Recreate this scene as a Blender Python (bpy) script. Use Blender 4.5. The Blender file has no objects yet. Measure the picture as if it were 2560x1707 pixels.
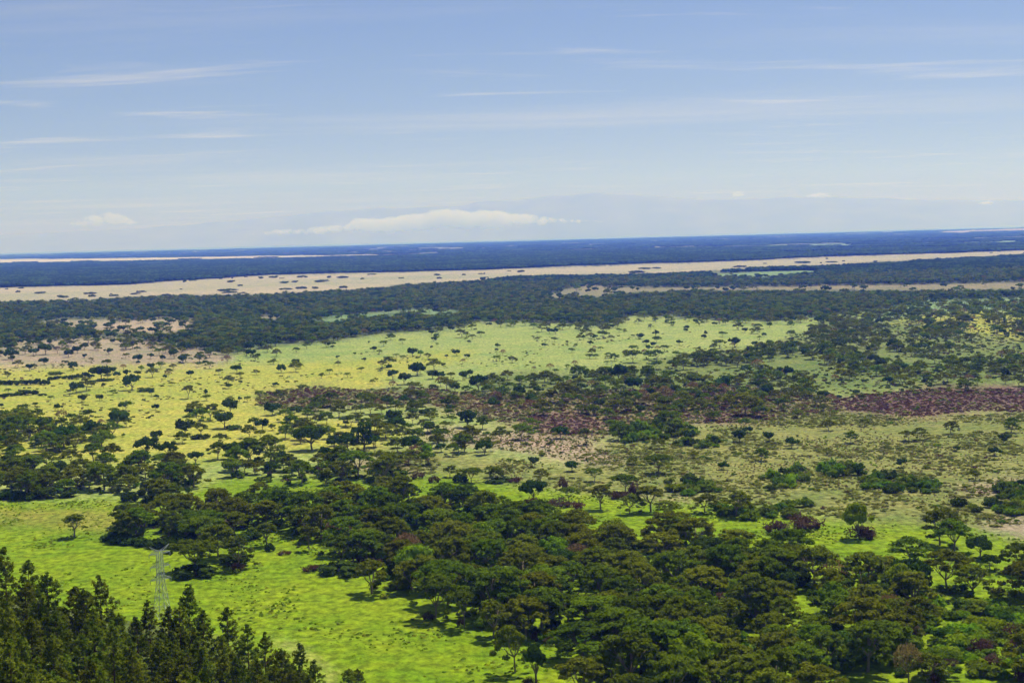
import bpy, math, random
import numpy as np
from mathutils import Matrix, Vector

# ------------------------------------------------------------------ scene, camera, sky, sun
scene = bpy.context.scene
W0, H0, F0 = 2560.0, 1707.0, 50.0 / 36.0 * 2560.0        # photograph size and focal length in its pixels
CAM_Z = 120.0
ROLL, PITCH = math.radians(1.52), math.atan(262.4 / F0)
fw = np.array([0, math.cos(PITCH), -math.sin(PITCH)])
r0 = np.array([1.0, 0, 0]); u0 = np.array([0, math.sin(PITCH), math.cos(PITCH)])
rt = math.cos(ROLL) * r0 - math.sin(ROLL) * u0
up = math.cos(ROLL) * u0 + math.sin(ROLL) * r0
cam_d = bpy.data.cameras.new('camera')
cam_d.lens = 50; cam_d.sensor_width = 36; cam_d.sensor_fit = 'HORIZONTAL'
cam_d.clip_start = 0.5; cam_d.clip_end = 250000
cam = bpy.data.objects.new('camera', cam_d)
scene.collection.objects.link(cam)
cam.matrix_world = Matrix(((rt[0], up[0], -fw[0], 0), (rt[1], up[1], -fw[1], 0), (rt[2], up[2], -fw[2], CAM_Z), (0, 0, 0, 1)))
scene.camera = cam

SUN_EL, SUN_AZ = math.radians(60), math.radians(32)      # azimuth clockwise from +Y: behind the plain, to the right
world = bpy.data.worlds.new('World'); scene.world = world; world.use_nodes = True
wn, wl = world.node_tree.nodes, world.node_tree.links
wn.clear()
sky = wn.new('ShaderNodeTexSky'); sky.sky_type = 'NISHITA'; sky.sun_disc = False
sky.sun_elevation = SUN_EL; sky.sun_rotation = SUN_AZ
sky.altitude = 900; sky.air_density = 1.0; sky.dust_density = 0.5; sky.ozone_density = 1.6
SKY_STRENGTH = 0.066

sun_d = bpy.data.lights.new('sun', 'SUN'); sun_d.energy = 5.0; sun_d.angle = math.radians(3.0); sun_d.color = (1.0, 0.975, 0.955)
sun = bpy.data.objects.new('sun', sun_d); scene.collection.objects.link(sun)
sd = Vector((math.sin(SUN_AZ) * math.cos(SUN_EL), math.cos(SUN_AZ) * math.cos(SUN_EL), math.sin(SUN_EL)))
sun.rotation_euler = sd.to_track_quat('Z', 'Y').to_euler()
scene.view_settings.view_transform = 'Standard'; scene.view_settings.look = 'None'
scene.view_settings.gamma = 1; scene.view_settings.exposure = 0.0; scene.view_settings.use_curve_mapping = False
scene.cycles.volume_bounces = 3
scene.cycles.max_bounces = 5; scene.cycles.diffuse_bounces = 3; scene.cycles.transmission_bounces = 2

def nd(nodes, typ, **kw):
    n = nodes.new(typ)
    for k, v in kw.items(): setattr(n, k, v)
    return n
# cirrus: thin streaky cloud on a high flat layer, all over the sky
tc = nd(wn, 'ShaderNodeTexCoord'); sp = nd(wn, 'ShaderNodeSeparateXYZ'); wl.new(tc.outputs['Generated'], sp.inputs[0])
zz = nd(wn, 'ShaderNodeMath', operation='MAXIMUM'); wl.new(sp.outputs['Z'], zz.inputs[0]); zz.inputs[1].default_value = 0.012
zb = nd(wn, 'ShaderNodeMath', operation='ADD'); wl.new(zz.outputs[0], zb.inputs[0]); zb.inputs[1].default_value = 0.03
dx = nd(wn, 'ShaderNodeMath', operation='DIVIDE'); wl.new(sp.outputs['X'], dx.inputs[0]); wl.new(zb.outputs[0], dx.inputs[1])
dy = nd(wn, 'ShaderNodeMath', operation='DIVIDE'); wl.new(sp.outputs['Y'], dy.inputs[0]); wl.new(zb.outputs[0], dy.inputs[1])
cb = nd(wn, 'ShaderNodeCombineXYZ'); wl.new(dx.outputs[0], cb.inputs[0]); wl.new(dy.outputs[0], cb.inputs[1])
def cirrus(scale, rot, lo, hi, dist, off):
    mp = nd(wn, 'ShaderNodeMapping'); mp.inputs['Scale'].default_value = scale; mp.inputs['Rotation'].default_value = (0, 0, rot)
    mp.inputs['Location'].default_value = off
    wl.new(cb.outputs[0], mp.inputs['Vector'])
    nz = nd(wn, 'ShaderNodeTexNoise'); nz.inputs['Scale'].default_value = 1.0; nz.inputs['Detail'].default_value = 7
    nz.inputs['Roughness'].default_value = 0.58; nz.inputs['Distortion'].default_value = dist
    wl.new(mp.outputs[0], nz.inputs['Vector'])
    mr = nd(wn, 'ShaderNodeMapRange'); mr.inputs['From Min'].default_value = lo; mr.inputs['From Max'].default_value = hi
    mr.interpolation_type = 'SMOOTHSTEP'
    wl.new(nz.outputs['Fac'], mr.inputs['Value']); return mr
c1 = cirrus((0.55, 1.5, 1), 0.12, 0.53, 0.74, 0.5, (3.1, 1.7, 0))
c2 = cirrus((0.16, 0.5, 1), -0.08, 0.47, 0.84, 0.3, (0.4, 7.2, 0))
cm = nd(wn, 'ShaderNodeMath', operation='MAXIMUM'); wl.new(c1.outputs[0], cm.inputs[0]); wl.new(c2.outputs[0], cm.inputs[1])
cf = nd(wn, 'ShaderNodeMath', operation='MULTIPLY'); wl.new(cm.outputs[0], cf.inputs[0]); cf.inputs[1].default_value = 0.42
mx = nd(wn, 'ShaderNodeMix', data_type='RGBA'); wl.new(cf.outputs[0], mx.inputs[0])
wl.new(sky.outputs[0], mx.inputs[6]); mx.inputs[7].default_value = (13.6, 13.6, 11.5, 1)
bg = nd(wn, 'ShaderNodeBackground'); bg.inputs[1].default_value = SKY_STRENGTH
wb_ = nd(wn, 'ShaderNodeMix', data_type='RGBA', blend_type='MULTIPLY'); wb_.inputs[0].default_value = 1
wl.new(mx.outputs[2], wb_.inputs[6]); wb_.inputs[7].default_value = (0.98, 0.91, 0.88, 1)      # white balance of the whole sky
wl.new(wb_.outputs[2], bg.inputs[0])
wo = nd(wn, 'ShaderNodeOutputWorld'); wl.new(bg.outputs[0], wo.inputs[0])

# ------------------------------------------------------------------ helpers
rng = np.random.default_rng(7)
random.seed(7)
def yh(px): return 625.0 - 0.02656 * np.asarray(px, float)     # true horizon row for a column
def ground(px, py, z=0.0):
    """point of the plain seen at a photograph position"""
    px = np.asarray(px, float); py = np.asarray(py, float)
    a = (px - W0 / 2) / F0; b = (H0 / 2 - py) / F0
    d = fw + a[..., None] * rt + b[..., None] * up
    t = (z - CAM_Z) / np.minimum(d[..., 2], -1e-5)
    p = d * t[..., None]
    return p[..., 0], p[..., 1]
def project(x, y, z):
    p = np.stack([np.asarray(x, float), np.asarray(y, float), np.asarray(z, float) - CAM_Z + 0 * np.asarray(x, float)], -1)
    dd = np.maximum(p @ fw, 1e-3)
    return W0 / 2 + F0 * (p @ rt) / dd, H0 / 2 - F0 * (p @ up) / dd, dd
def vhash(ix, iy, s):
    n = (ix.astype(np.int64) * 374761393 + iy.astype(np.int64) * 668265263 + s * 1274126177) & 0x7fffffff
    n = ((n ^ (n >> 13)) * 1274126177) & 0x7fffffff
    return ((n ^ (n >> 16)) & 0xffff) / 65535.0
def vnoise(x, y, s=0):
    ix, iy = np.floor(x), np.floor(y); fx, fy = x - ix, y - iy
    fx = fx * fx * (3 - 2 * fx); fy = fy * fy * (3 - 2 * fy)
    a = vhash(ix, iy, s); b = vhash(ix + 1, iy, s); c = vhash(ix, iy + 1, s); d = vhash(ix + 1, iy + 1, s)
    return (a * (1 - fx) + b * fx) * (1 - fy) + (c * (1 - fx) + d * fx) * fy
def fbm(x, y, s=0, o=4):
    t = 0; a = 0.5; n = 0
    for k in range(o):
        t = t + a * vnoise(x, y, s + k); n += a; a *= 0.5; x = x * 2.03 + 5.1; y = y * 2.03 + 3.7
    return t / n * 2 - 1
def inpoly(px, py, poly):
    px = np.asarray(px, float); py = np.asarray(py, float)
    r = np.zeros(px.shape, bool); n = len(poly)
    for i in range(n):
        x1, y1 = poly[i]; x2, y2 = poly[(i + 1) % n]
        if y1 == y2: continue
        c = (y1 > py) != (y2 > py)
        r ^= c & (px < (x2 - x1) * (py - y1) / (y2 - y1) + x1)
    return r
def hill(x, y):
    """height of the ground: the viewpoint's own slope rises towards the camera, the plain is level"""
    x = np.asarray(x, float); y = np.asarray(y, float)
    s = 0.22 * (-48 - np.clip(x, -330, 60)) + 0.12 * (360 - np.clip(y, -200, 500)) + 0.33 * np.maximum(0, 230 - np.maximum(y, 12))
    s = np.where(y > 420, s - 0.3 * (y - 420), s)
    s = 0.5 * (s + np.sqrt(s * s + 16)) - 0.4
    r = np.hypot(x, y)
    s = s * np.clip((900 - r) / 400, 0, 1)
    s = np.minimum(s, CAM_Z - 1.7 - 0.33 * np.minimum(r, 20) * 0.15)
    return np.maximum(s, 0) * (r < 1200)

class MB:
    def __init__(s): s.v = []; s.f = []; s.m = []; s.n = 0
    def add(s, v, f, m=0):
        v = np.asarray(v, float).reshape(-1, 3)
        s.v.append(v)
        for q in f: s.f.append(tuple(int(i) + s.n for i in q)); s.m.append(m)
        s.n += len(v)
    def tube(s, pts, rad, sides=5, m=0):
        pts = [np.asarray(p, float) for p in pts]; V = []; Fc = []
        for i, p in enumerate(pts):
            t = pts[min(i + 1, len(pts) - 1)] - pts[max(i - 1, 0)]; t = t / (np.linalg.norm(t) + 1e-9)
            a = np.cross(t, [0.31, 0.92, 0.2]); a /= np.linalg.norm(a) + 1e-9; b = np.cross(t, a)
            for k in range(sides):
                w = 2 * math.pi * k / sides
                V.append(p + rad[i] * (math.cos(w) * a + math.sin(w) * b))
        for i in range(len(pts) - 1):
            for k in range(sides):
                k2 = (k + 1) % sides
                Fc.append((i * sides + k, i * sides + k2, (i + 1) * sides + k2, (i + 1) * sides + k))
        Fc.append(tuple((len(pts) - 1) * sides + k for k in range(sides)))
        s.add(V, Fc, m)
    def quads(s, C, N, S, rg, m=0, asp=0.75):
        C = np.asarray(C, float); n = len(C)
        N = N / (np.linalg.norm(N, axis=1, keepdims=True) + 1e-9)
        t = np.cross(N, rg.normal(size=(n, 3))); t /= np.linalg.norm(t, axis=1, keepdims=True) + 1e-9
        b = np.cross(N, t); S = np.asarray(S, float).reshape(-1, 1) * np.ones((n, 1))
        t = t * S; b = b * S * asp
        V = np.stack([C - t - b * .6, C + t * .6 - b, C + t + b * .7, C - t * .7 + b], 1).reshape(-1, 3)
        s.add(V, np.arange(4 * n).reshape(n, 4), m)
    def blob(s, c, r, rg, m=0, sub=0):
        v, f = (ICO0, ICO1)[sub]
        w = v * (1 + rg.uniform(-.18, .18, (len(v), 1)))
        s.add(w * np.asarray(r) + np.asarray(c), f, m)
    def bar(s, a, b, w, m=0):
        s.tube([a, b], [w, w], 4, m)
    def mesh(s, name, mats, smooth=False):
        me = bpy.data.meshes.new(name)
        me.from_pydata(np.concatenate(s.v).tolist(), [], s.f)
        for mt in mats: me.materials.append(mt)
        if any(s.m): me.polygons.foreach_set('material_index', s.m)
        if smooth: me.polygons.foreach_set('use_smooth', [True] * len(s.f))
        me.update(); return me
def ico(sub):
    import bmesh
    bm = bmesh.new(); bmesh.ops.create_icosphere(bm, subdivisions=sub, radius=1)
    bm.verts.ensure_lookup_table()
    v = np.array([q.co[:] for q in bm.verts]); f = [tuple(x.index for x in q.verts) for q in bm.faces]
    bm.free(); return v, f
ICO0, ICO1 = ico(1), ico(2)

root_col = scene.collection
def link(o): root_col.objects.link(o); return o
def tag(o, label, cat=None, group=None, kind=None):
    if label: o['label'] = label
    if cat: o['category'] = cat
    if group: o['group'] = group
    if kind: o['kind'] = kind
    return o
def part(name, me, parent):
    o = bpy.data.objects.new(name, me); link(o); o.parent = parent; return o

# ------------------------------------------------------------------ materials
def leafmat(name, col, var=0.25, hue=0.03, transl=0.42, col2=None, rough=0.75, lscale=0.55):
    m = bpy.data.materials.new(name); m.use_nodes = True
    n, l = m.node_tree.nodes, m.node_tree.links; n.clear()
    oi = nd(n, 'ShaderNodeObjectInfo'); tcn = nd(n, 'ShaderNodeTexCoord')
    nz = nd(n, 'ShaderNodeTexNoise'); nz.inputs['Scale'].default_value = lscale; nz.inputs['Detail'].default_value = 3
    l.new(tcn.outputs['Object'], nz.inputs['Vector'])
    mixc = nd(n, 'ShaderNodeMix', data_type='RGBA')
    col = (2.0 * col[0], 1.86 * col[1], 0.9 * col[2]); col2 = col2 and (1.75 * col2[0], 1.68 * col2[1], 1.35 * col2[2])
    c2 = col2 or (col[0] * 1.45, col[1] * 1.42, col[2] * 0.9)
    mixc.inputs[6].default_value = (*col, 1); mixc.inputs[7].default_value = (*c2, 1)
    mr = nd(n, 'ShaderNodeMapRange'); mr.inputs['From Min'].default_value = 0.35; mr.inputs['From Max'].default_value = 0.68
    l.new(nz.outputs['Fac'], mr.inputs['Value']); l.new(mr.outputs[0], mixc.inputs[0])
    hs = nd(n, 'ShaderNodeHueSaturation')
    h1 = nd(n, 'ShaderNodeMapRange'); h1.inputs['To Min'].default_value = 0.5 - hue; h1.inputs['To Max'].default_value = 0.5 + hue
    v1 = nd(n, 'ShaderNodeMapRange'); v1.inputs['To Min'].default_value = 1 - var; v1.inputs['To Max'].default_value = 1 + var
    fr = nd(n, 'ShaderNodeMath', operation='MULTIPLY'); fr.inputs[1].default_value = 7.31
    fr2 = nd(n, 'ShaderNodeMath', operation='FRACT')
    l.new(oi.outputs['Random'], h1.inputs['Value']); l.new(oi.outputs['Random'], fr.inputs[0]); l.new(fr.outputs[0], fr2.inputs[0])
    l.new(fr2.outputs[0], v1.inputs['Value'])
    l.new(h1.outputs[0], hs.inputs['Hue']); l.new(v1.outputs[0], hs.inputs['Value']); l.new(mixc.outputs[2], hs.inputs['Color'])
    df = nd(n, 'ShaderNodeBsdfDiffuse'); tr = nd(n, 'ShaderNodeBsdfTranslucent'); ms = nd(n, 'ShaderNodeMixShader')
    l.new(hs.outputs[0], df.inputs[0]); l.new(hs.outputs[0], tr.inputs[0]); ms.inputs[0].default_value = transl
    l.new(df.outputs[0], ms.inputs[1]); l.new(tr.outputs[0], ms.inputs[2])
    out = nd(n, 'ShaderNodeOutputMaterial'); l.new(ms.outputs[0], out.inputs[0])
    return m
def plainmat(name, col, rough=0.85, scale=2.0, var=0.35, metallic=0.0):
    m = bpy.data.materials.new(name); m.use_nodes = True
    n, l = m.node_tree.nodes, m.node_tree.links
    b = n['Principled BSDF']; b.inputs['Roughness'].default_value = rough; b.inputs['Metallic'].default_value = metallic
    b.inputs['Specular IOR Level'].default_value = 0.2
    tcn = nd(n, 'ShaderNodeTexCoord'); nz = nd(n, 'ShaderNodeTexNoise'); nz.inputs['Scale'].default_value = scale; nz.inputs['Detail'].default_value = 4
    l.new(tcn.outputs['Object'], nz.inputs['Vector'])
    mixc = nd(n, 'ShaderNodeMix', data_type='RGBA'); l.new(nz.outputs['Fac'], mixc.inputs[0])
    mixc.inputs[6].default_value = (*[c * (1 - var) for c in col], 1); mixc.inputs[7].default_value = (*[c * (1 + var) for c in col], 1)
    l.new(mixc.outputs[2], b.inputs['Base Color']); return m
M = {
    'olive': leafmat('acacia_leaves_olive', (0.078, 0.097, 0.014), 0.25, 0.014),
    'green': leafmat('acacia_leaves_green', (0.064, 0.100, 0.012), 0.25, 0.014),
    'dark': leafmat('broadleaf_leaves_dark', (0.030, 0.058, 0.016), 0.22, 0.02),
    'bright': leafmat('broadleaf_leaves_bright', (0.10, 0.160, 0.014), 0.2, 0.025),
    'dry': leafmat('dry_leaves_brown', (0.085, 0.055, 0.038), 0.22, 0.03, col2=(0.20, 0.14, 0.08)),
    'purple': leafmat('bare_twigs_purple', (0.055, 0.034, 0.036), 0.2, 0.03, col2=(0.10, 0.066, 0.06)),
    'maroon': leafmat('scrub_leaves_maroon', (0.078, 0.042, 0.048), 0.3, 0.03, 0.5, col2=(0.125, 0.080, 0.078)),
    'far': leafmat('forest_leaves_cloud_shaded', (0.013, 0.026, 0.015), 0.25, 0.02, 0.3),  # cloud shadow over the far forest is painted into this darker leaf colour
    'scrub': leafmat('scrub_leaves_grey_green', (0.118, 0.140, 0.040), 0.3, 0.014, 0.55, col2=(0.19, 0.20, 0.07)),
    'bushg': leafmat('bush_leaves_green', (0.062, 0.100, 0.018), 0.25, 0.03),
    'bushd': leafmat('bush_leaves_dark', (0.032, 0.055, 0.016), 0.25, 0.02),
    'pine': leafmat('pine_needles', (0.050, 0.082, 0.010), 0.35, 0.015, 0.5, col2=(0.17, 0.20, 0.018), lscale=0.35),
    'straw': leafmat('straw_grass', (0.17, 0.155, 0.10), 0.25, 0.012, 0.4, col2=(0.27, 0.245, 0.165)),
    'tuft': leafmat('green_grass_tuft', (0.075, 0.145, 0.006), 0.3, 0.010, 0.4, col2=(0.15, 0.20, 0.02)),
    'yellow': leafmat('yellow_grass_tuft', (0.13, 0.165, 0.015), 0.25, 0.008, 0.4, col2=(0.20, 0.22, 0.04)),
    'bark': plainmat('grey_brown_bark', (0.25, 0.20, 0.155)),
    'pbark': plainmat('red_brown_pine_bark', (0.13, 0.06, 0.035)),
    'steel': plainmat('galvanised_steel', (0.45, 0.47, 0.49), 0.5, 3.0, 0.12, 0.3),
}

# ------------------------------------------------------------------ land cover of the plain, as outlines in photograph pixels
def offs(poly): return poly
A_EDGE = [(-700, 656), (0, 638), (640, 627), (1280, 616), (1920, 600), (2560, 574), (3300, 556)]
C_TOP = [(-700, 676), (0, 658), (640, 646), (1000, 636), (1280, 628), (1920, 613), (2560, 592), (3300, 570)]
C_BOT = [(-700, 738), (0, 718), (300, 711), (640, 688), (960, 680), (1280, 671), (1600, 660), (1920, 649), (2130, 640), (2560, 625), (3300, 600)]
D_BOT = [(-700, 770), (0, 757), (300, 747), (400, 741), (640, 737), (870, 727), (1020, 712), (1200, 703), (1280, 692), (1500, 686), (1720, 682), (1920, 668), (2100, 662), (2300, 650), (2560, 638), (3300, 612)]
E_BOT = [(-700, 885), (0, 882), (60, 868), (250, 858), (380, 868), (480, 886), (600, 884), (722, 864), (836, 854), (931, 836), (1043, 830), (1152, 819), (1185, 806), (1280, 804), (1400, 808), (1506, 816), (1552, 802), (1566, 792), (1694, 792), (1792, 800), (1920, 802), (2110, 786), (2250, 770), (2400, 760), (2560, 752), (3300, 738)]
def L(line, px): 
    a = np.array(line, float); return np.interp(px, a[:, 0], a[:, 1])
CLEAR = {   # clearings in the far woodland, with their grass
    'tan': [[(50, 805), (190, 800), (330, 797), (460, 792), (485, 800), (476, 819), (447, 832), (340, 832), (260, 827), (170, 813)],
            [(-100, 885), (0, 870), (55, 852), (250, 842), (380, 856), (440, 864), (520, 880), (400, 905), (-100, 925)],
            [(640, 792), (700, 790), (700, 797), (640, 798)]],
    'oliveband': [[(1345, 748), (1410, 722), (1490, 711), (1520, 718), (1640, 719), (1920, 717), (2560, 706), (3300, 690), (3300, 708), (2560, 724), (2200, 726), (1920, 727), (1700, 727), (1560, 735), (1480, 744)]],
    'green': [[(770, 805), (830, 788), (960, 780), (1040, 774), (1145, 778), (1140, 786), (1040, 786), (1000, 782), (900, 795), (800, 806)],
              [(1760, 686), (1920, 677), (2065, 676), (2070, 682), (1940, 688), (1780, 690)],
              [(2170, 786), (2310, 752), (2450, 748), (2560, 742), (2560, 770), (2300, 786), (2190, 796)]],
}
Z = dict(
    yellow=[[(-700, 905), (0, 920), (400, 912), (560, 915), (700, 905), (900, 897), (1030, 890), (1120, 878), (1180, 878), (1190, 888), (1100, 905), (1010, 930), (960, 960), (840, 985), (700, 1000), (760, 1040), (900, 1060), (1000, 1090), (960, 1120), (700, 1140), (560, 1150), (440, 1165), (200, 1160), (-700, 1180)],
            [(2180, 800), (2330, 785), (2460, 778), (2560, 790), (3300, 790), (3300, 850), (2560, 850), (2400, 830), (2300, 805)]],
    heath=[[(640, 985), (720, 972), (800, 966), (900, 975), (1040, 968), (1150, 980), (1280, 985), (1600, 975), (1800, 972), (2090, 985), (2110, 1030), (1900, 1055), (1700, 1060), (1500, 1090), (1330, 1085), (1240, 1055), (1160, 1040), (1080, 1010), (900, 1012), (760, 1025), (640, 1015)]],
    maroon=[[(2080, 1005), (2150, 985), (2260, 978), (2340, 970), (2560, 972), (3300, 955), (3300, 1030), (2560, 1032), (2440, 1026), (2300, 1042), (2200, 1034), (2090, 1022)], [(720, 982), (800, 972), (860, 980), (850, 992), (740, 994)], [(1640, 985), (1800, 975), (1930, 982), (1900, 998), (1700, 1002)], [(1330, 1040), (1440, 1030), (1520, 1060), (1440, 1080), (1340, 1065)], [(1700, 1040), (1860, 1030), (1940, 1040), (1800, 1056)]],
    pink=[[(1050, 1085), (1100, 1072), (1180, 1080), (1330, 1075), (1430, 1090), (1520, 1085), (1480, 1118), (1560, 1145), (1540, 1165), (1420, 1150), (1300, 1130), (1140, 1110), (1060, 1105)],
          [(2400, 1215), (2520, 1195), (2700, 1200), (2700, 1240), (2480, 1240)],
          [(2420, 1300), (2500, 1285), (2700, 1290), (2700, 1350), (2560, 1345), (2460, 1325)],
          [(1560, 1245), (1720, 1235), (1740, 1250), (1600, 1258)], [(840, 1155), (1000, 1160), (1080, 1172), (900, 1178)],
          [(0, 868), (480, 880), (600, 895), (560, 912), (300, 918), (0, 905)]],
    scrub=[[(820, 1160), (930, 1125), (1060, 1130), (1300, 1150), (1300, 1206), (1150, 1182), (1020, 1188), (930, 1204), (840, 1190)], [(1300, 1150), (1420, 1165), (1520, 1110), (1600, 1075), (1900, 1055), (2090, 1030), (2300, 1042), (2560, 1032), (3300, 1020), (3300, 1370), (2560, 1345), (2430, 1310), (2150, 1300), (1900, 1270), (1720, 1245), (1560, 1240), (1420, 1225), (1290, 1205)]],
    meadow=[[(-700, 1250), (0, 1240), (400, 1250), (560, 1190), (900, 1200), (1020, 1185), (1150, 1180), (1290, 1208), (1420, 1228), (1560, 1245), (1740, 1252), (1900, 1275), (2150, 1305), (2430, 1318), (2560, 1350), (3300, 1375), (3600, 2600), (-2000, 2600)]],
    track=[[(690, 1604), (742, 1618), (792, 1646), (826, 1690), (836, 1720), (822, 1720), (810, 1692), (782, 1656), (735, 1630), (690, 1614)]],
    drygreen=[[(-400, 1272), (0, 1268), (180, 1270), (330, 1290), (300, 1345), (200, 1330), (0, 1310), (-400, 1320)]],
)
COL = dict(
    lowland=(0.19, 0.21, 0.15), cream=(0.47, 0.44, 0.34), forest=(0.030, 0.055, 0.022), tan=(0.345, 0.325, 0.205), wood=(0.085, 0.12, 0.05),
    palegreen=(0.258, 0.328, 0.086), yellow=(0.335, 0.357, 0.060), maroon=(0.165, 0.105, 0.085), heath=(0.20, 0.185, 0.085), pink=(0.315, 0.265, 0.175), scrub=(0.185, 0.215, 0.056),
    meadow=(0.165, 0.258, 0.008), drygreen=(0.22, 0.24, 0.035), track=(0.36, 0.36, 0.12), oliveband=(0.23, 0.215, 0.12), green=(0.19, 0.29, 0.12), clear_tan=(0.34, 0.29, 0.19),
    hill=(0.10, 0.13, 0.03), openwood=(0.15, 0.20, 0.05))
for _k in COL: COL[_k] = tuple(1.06 * _c for _c in COL[_k])
OPENWOOD = [(1640, 905), (1716, 884), (1920, 866), (1974, 838), (2110, 800), (2300, 800), (2560, 800), (3300, 800), (3300, 950), (2560, 965), (2090, 975), (1600, 975), (1280, 985), (1150, 960), (1300, 930), (1500, 925)]
FARGRASS = [(1900, 613), (2200, 608), (2560, 599), (3300, 580), (3300, 592), (2560, 609), (2250, 616), (1950, 619)]
CREAM = [(-700, 664), (0, 648), (280, 646), (640, 640), (980, 636), (990, 638), (640, 645.5), (280, 653), (0, 657), (-700, 674)]
CREAM2 = [(2330, 580), (2560, 571), (2700, 566), (2700, 573), (2560, 577), (2350, 583)]

def landcover(x, y):
    rj = np.random.default_rng(3); t = 0
    for k in range(10): t = t + landcover1(x, y, rj)
    return t / 10
def landcover1(x, y, rj):
    """index of colour for ground points"""
    px, py, dd = project(x, y, 0 * x)
    n1 = fbm(x / 90, y / 90, 11); n2 = fbm(x / 90, y / 90, 31); nf = fbm(x / 500, y / 900, 51)
    sc = np.clip((py - yh(px)), 1, 1200)
    px = px + n1 * np.clip(sc * 0.10, 2, 45) + rj.normal(size=px.shape) * np.clip(sc * .04, .6, 22)
    py = py + rj.normal(size=px.shape) * np.clip(sc * .022, .2, 10)
    py = py + n2 * np.clip(sc * 0.035, 0.3, 16) + nf * np.clip(sc * 0.02, 0.2, 4)
    c = np.zeros(x.shape + (3,)); c[:] = COL['meadow']
    def put(mask, name): c[mask] = COL[name]
    put(py < 1300, 'palegreen')
    put(py < L(E_BOT, px), 'wood'); put(py < L(D_BOT, px), 'tan')
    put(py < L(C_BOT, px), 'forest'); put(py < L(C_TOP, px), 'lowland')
    put(inpoly(px, py, FARGRASS), 'green'); put(inpoly(px, py, CREAM), 'cream'); put(inpoly(px, py, CREAM2), 'clear_tan')
    for k in CLEAR:
        for p in CLEAR[k]: put(inpoly(px, py, p), 'clear_tan' if k == 'tan' else k)
    put(inpoly(px, py, OPENWOOD), 'openwood')
    for k in ('yellow', 'heath', 'maroon', 'scrub', 'pink', 'meadow', 'drygreen', 'track'):
        for p in Z[k]: put(inpoly(px, py, p), k)
    behind = (y < 100) | (dd < 300)
    c[behind] = COL['meadow']
    hz = hill(x, y)
    h = np.clip((hz - 1.0) / 4, 0, 1)[..., None]
    c = c * (1 - h) + np.array(COL['hill']) * h
    return c

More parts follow.
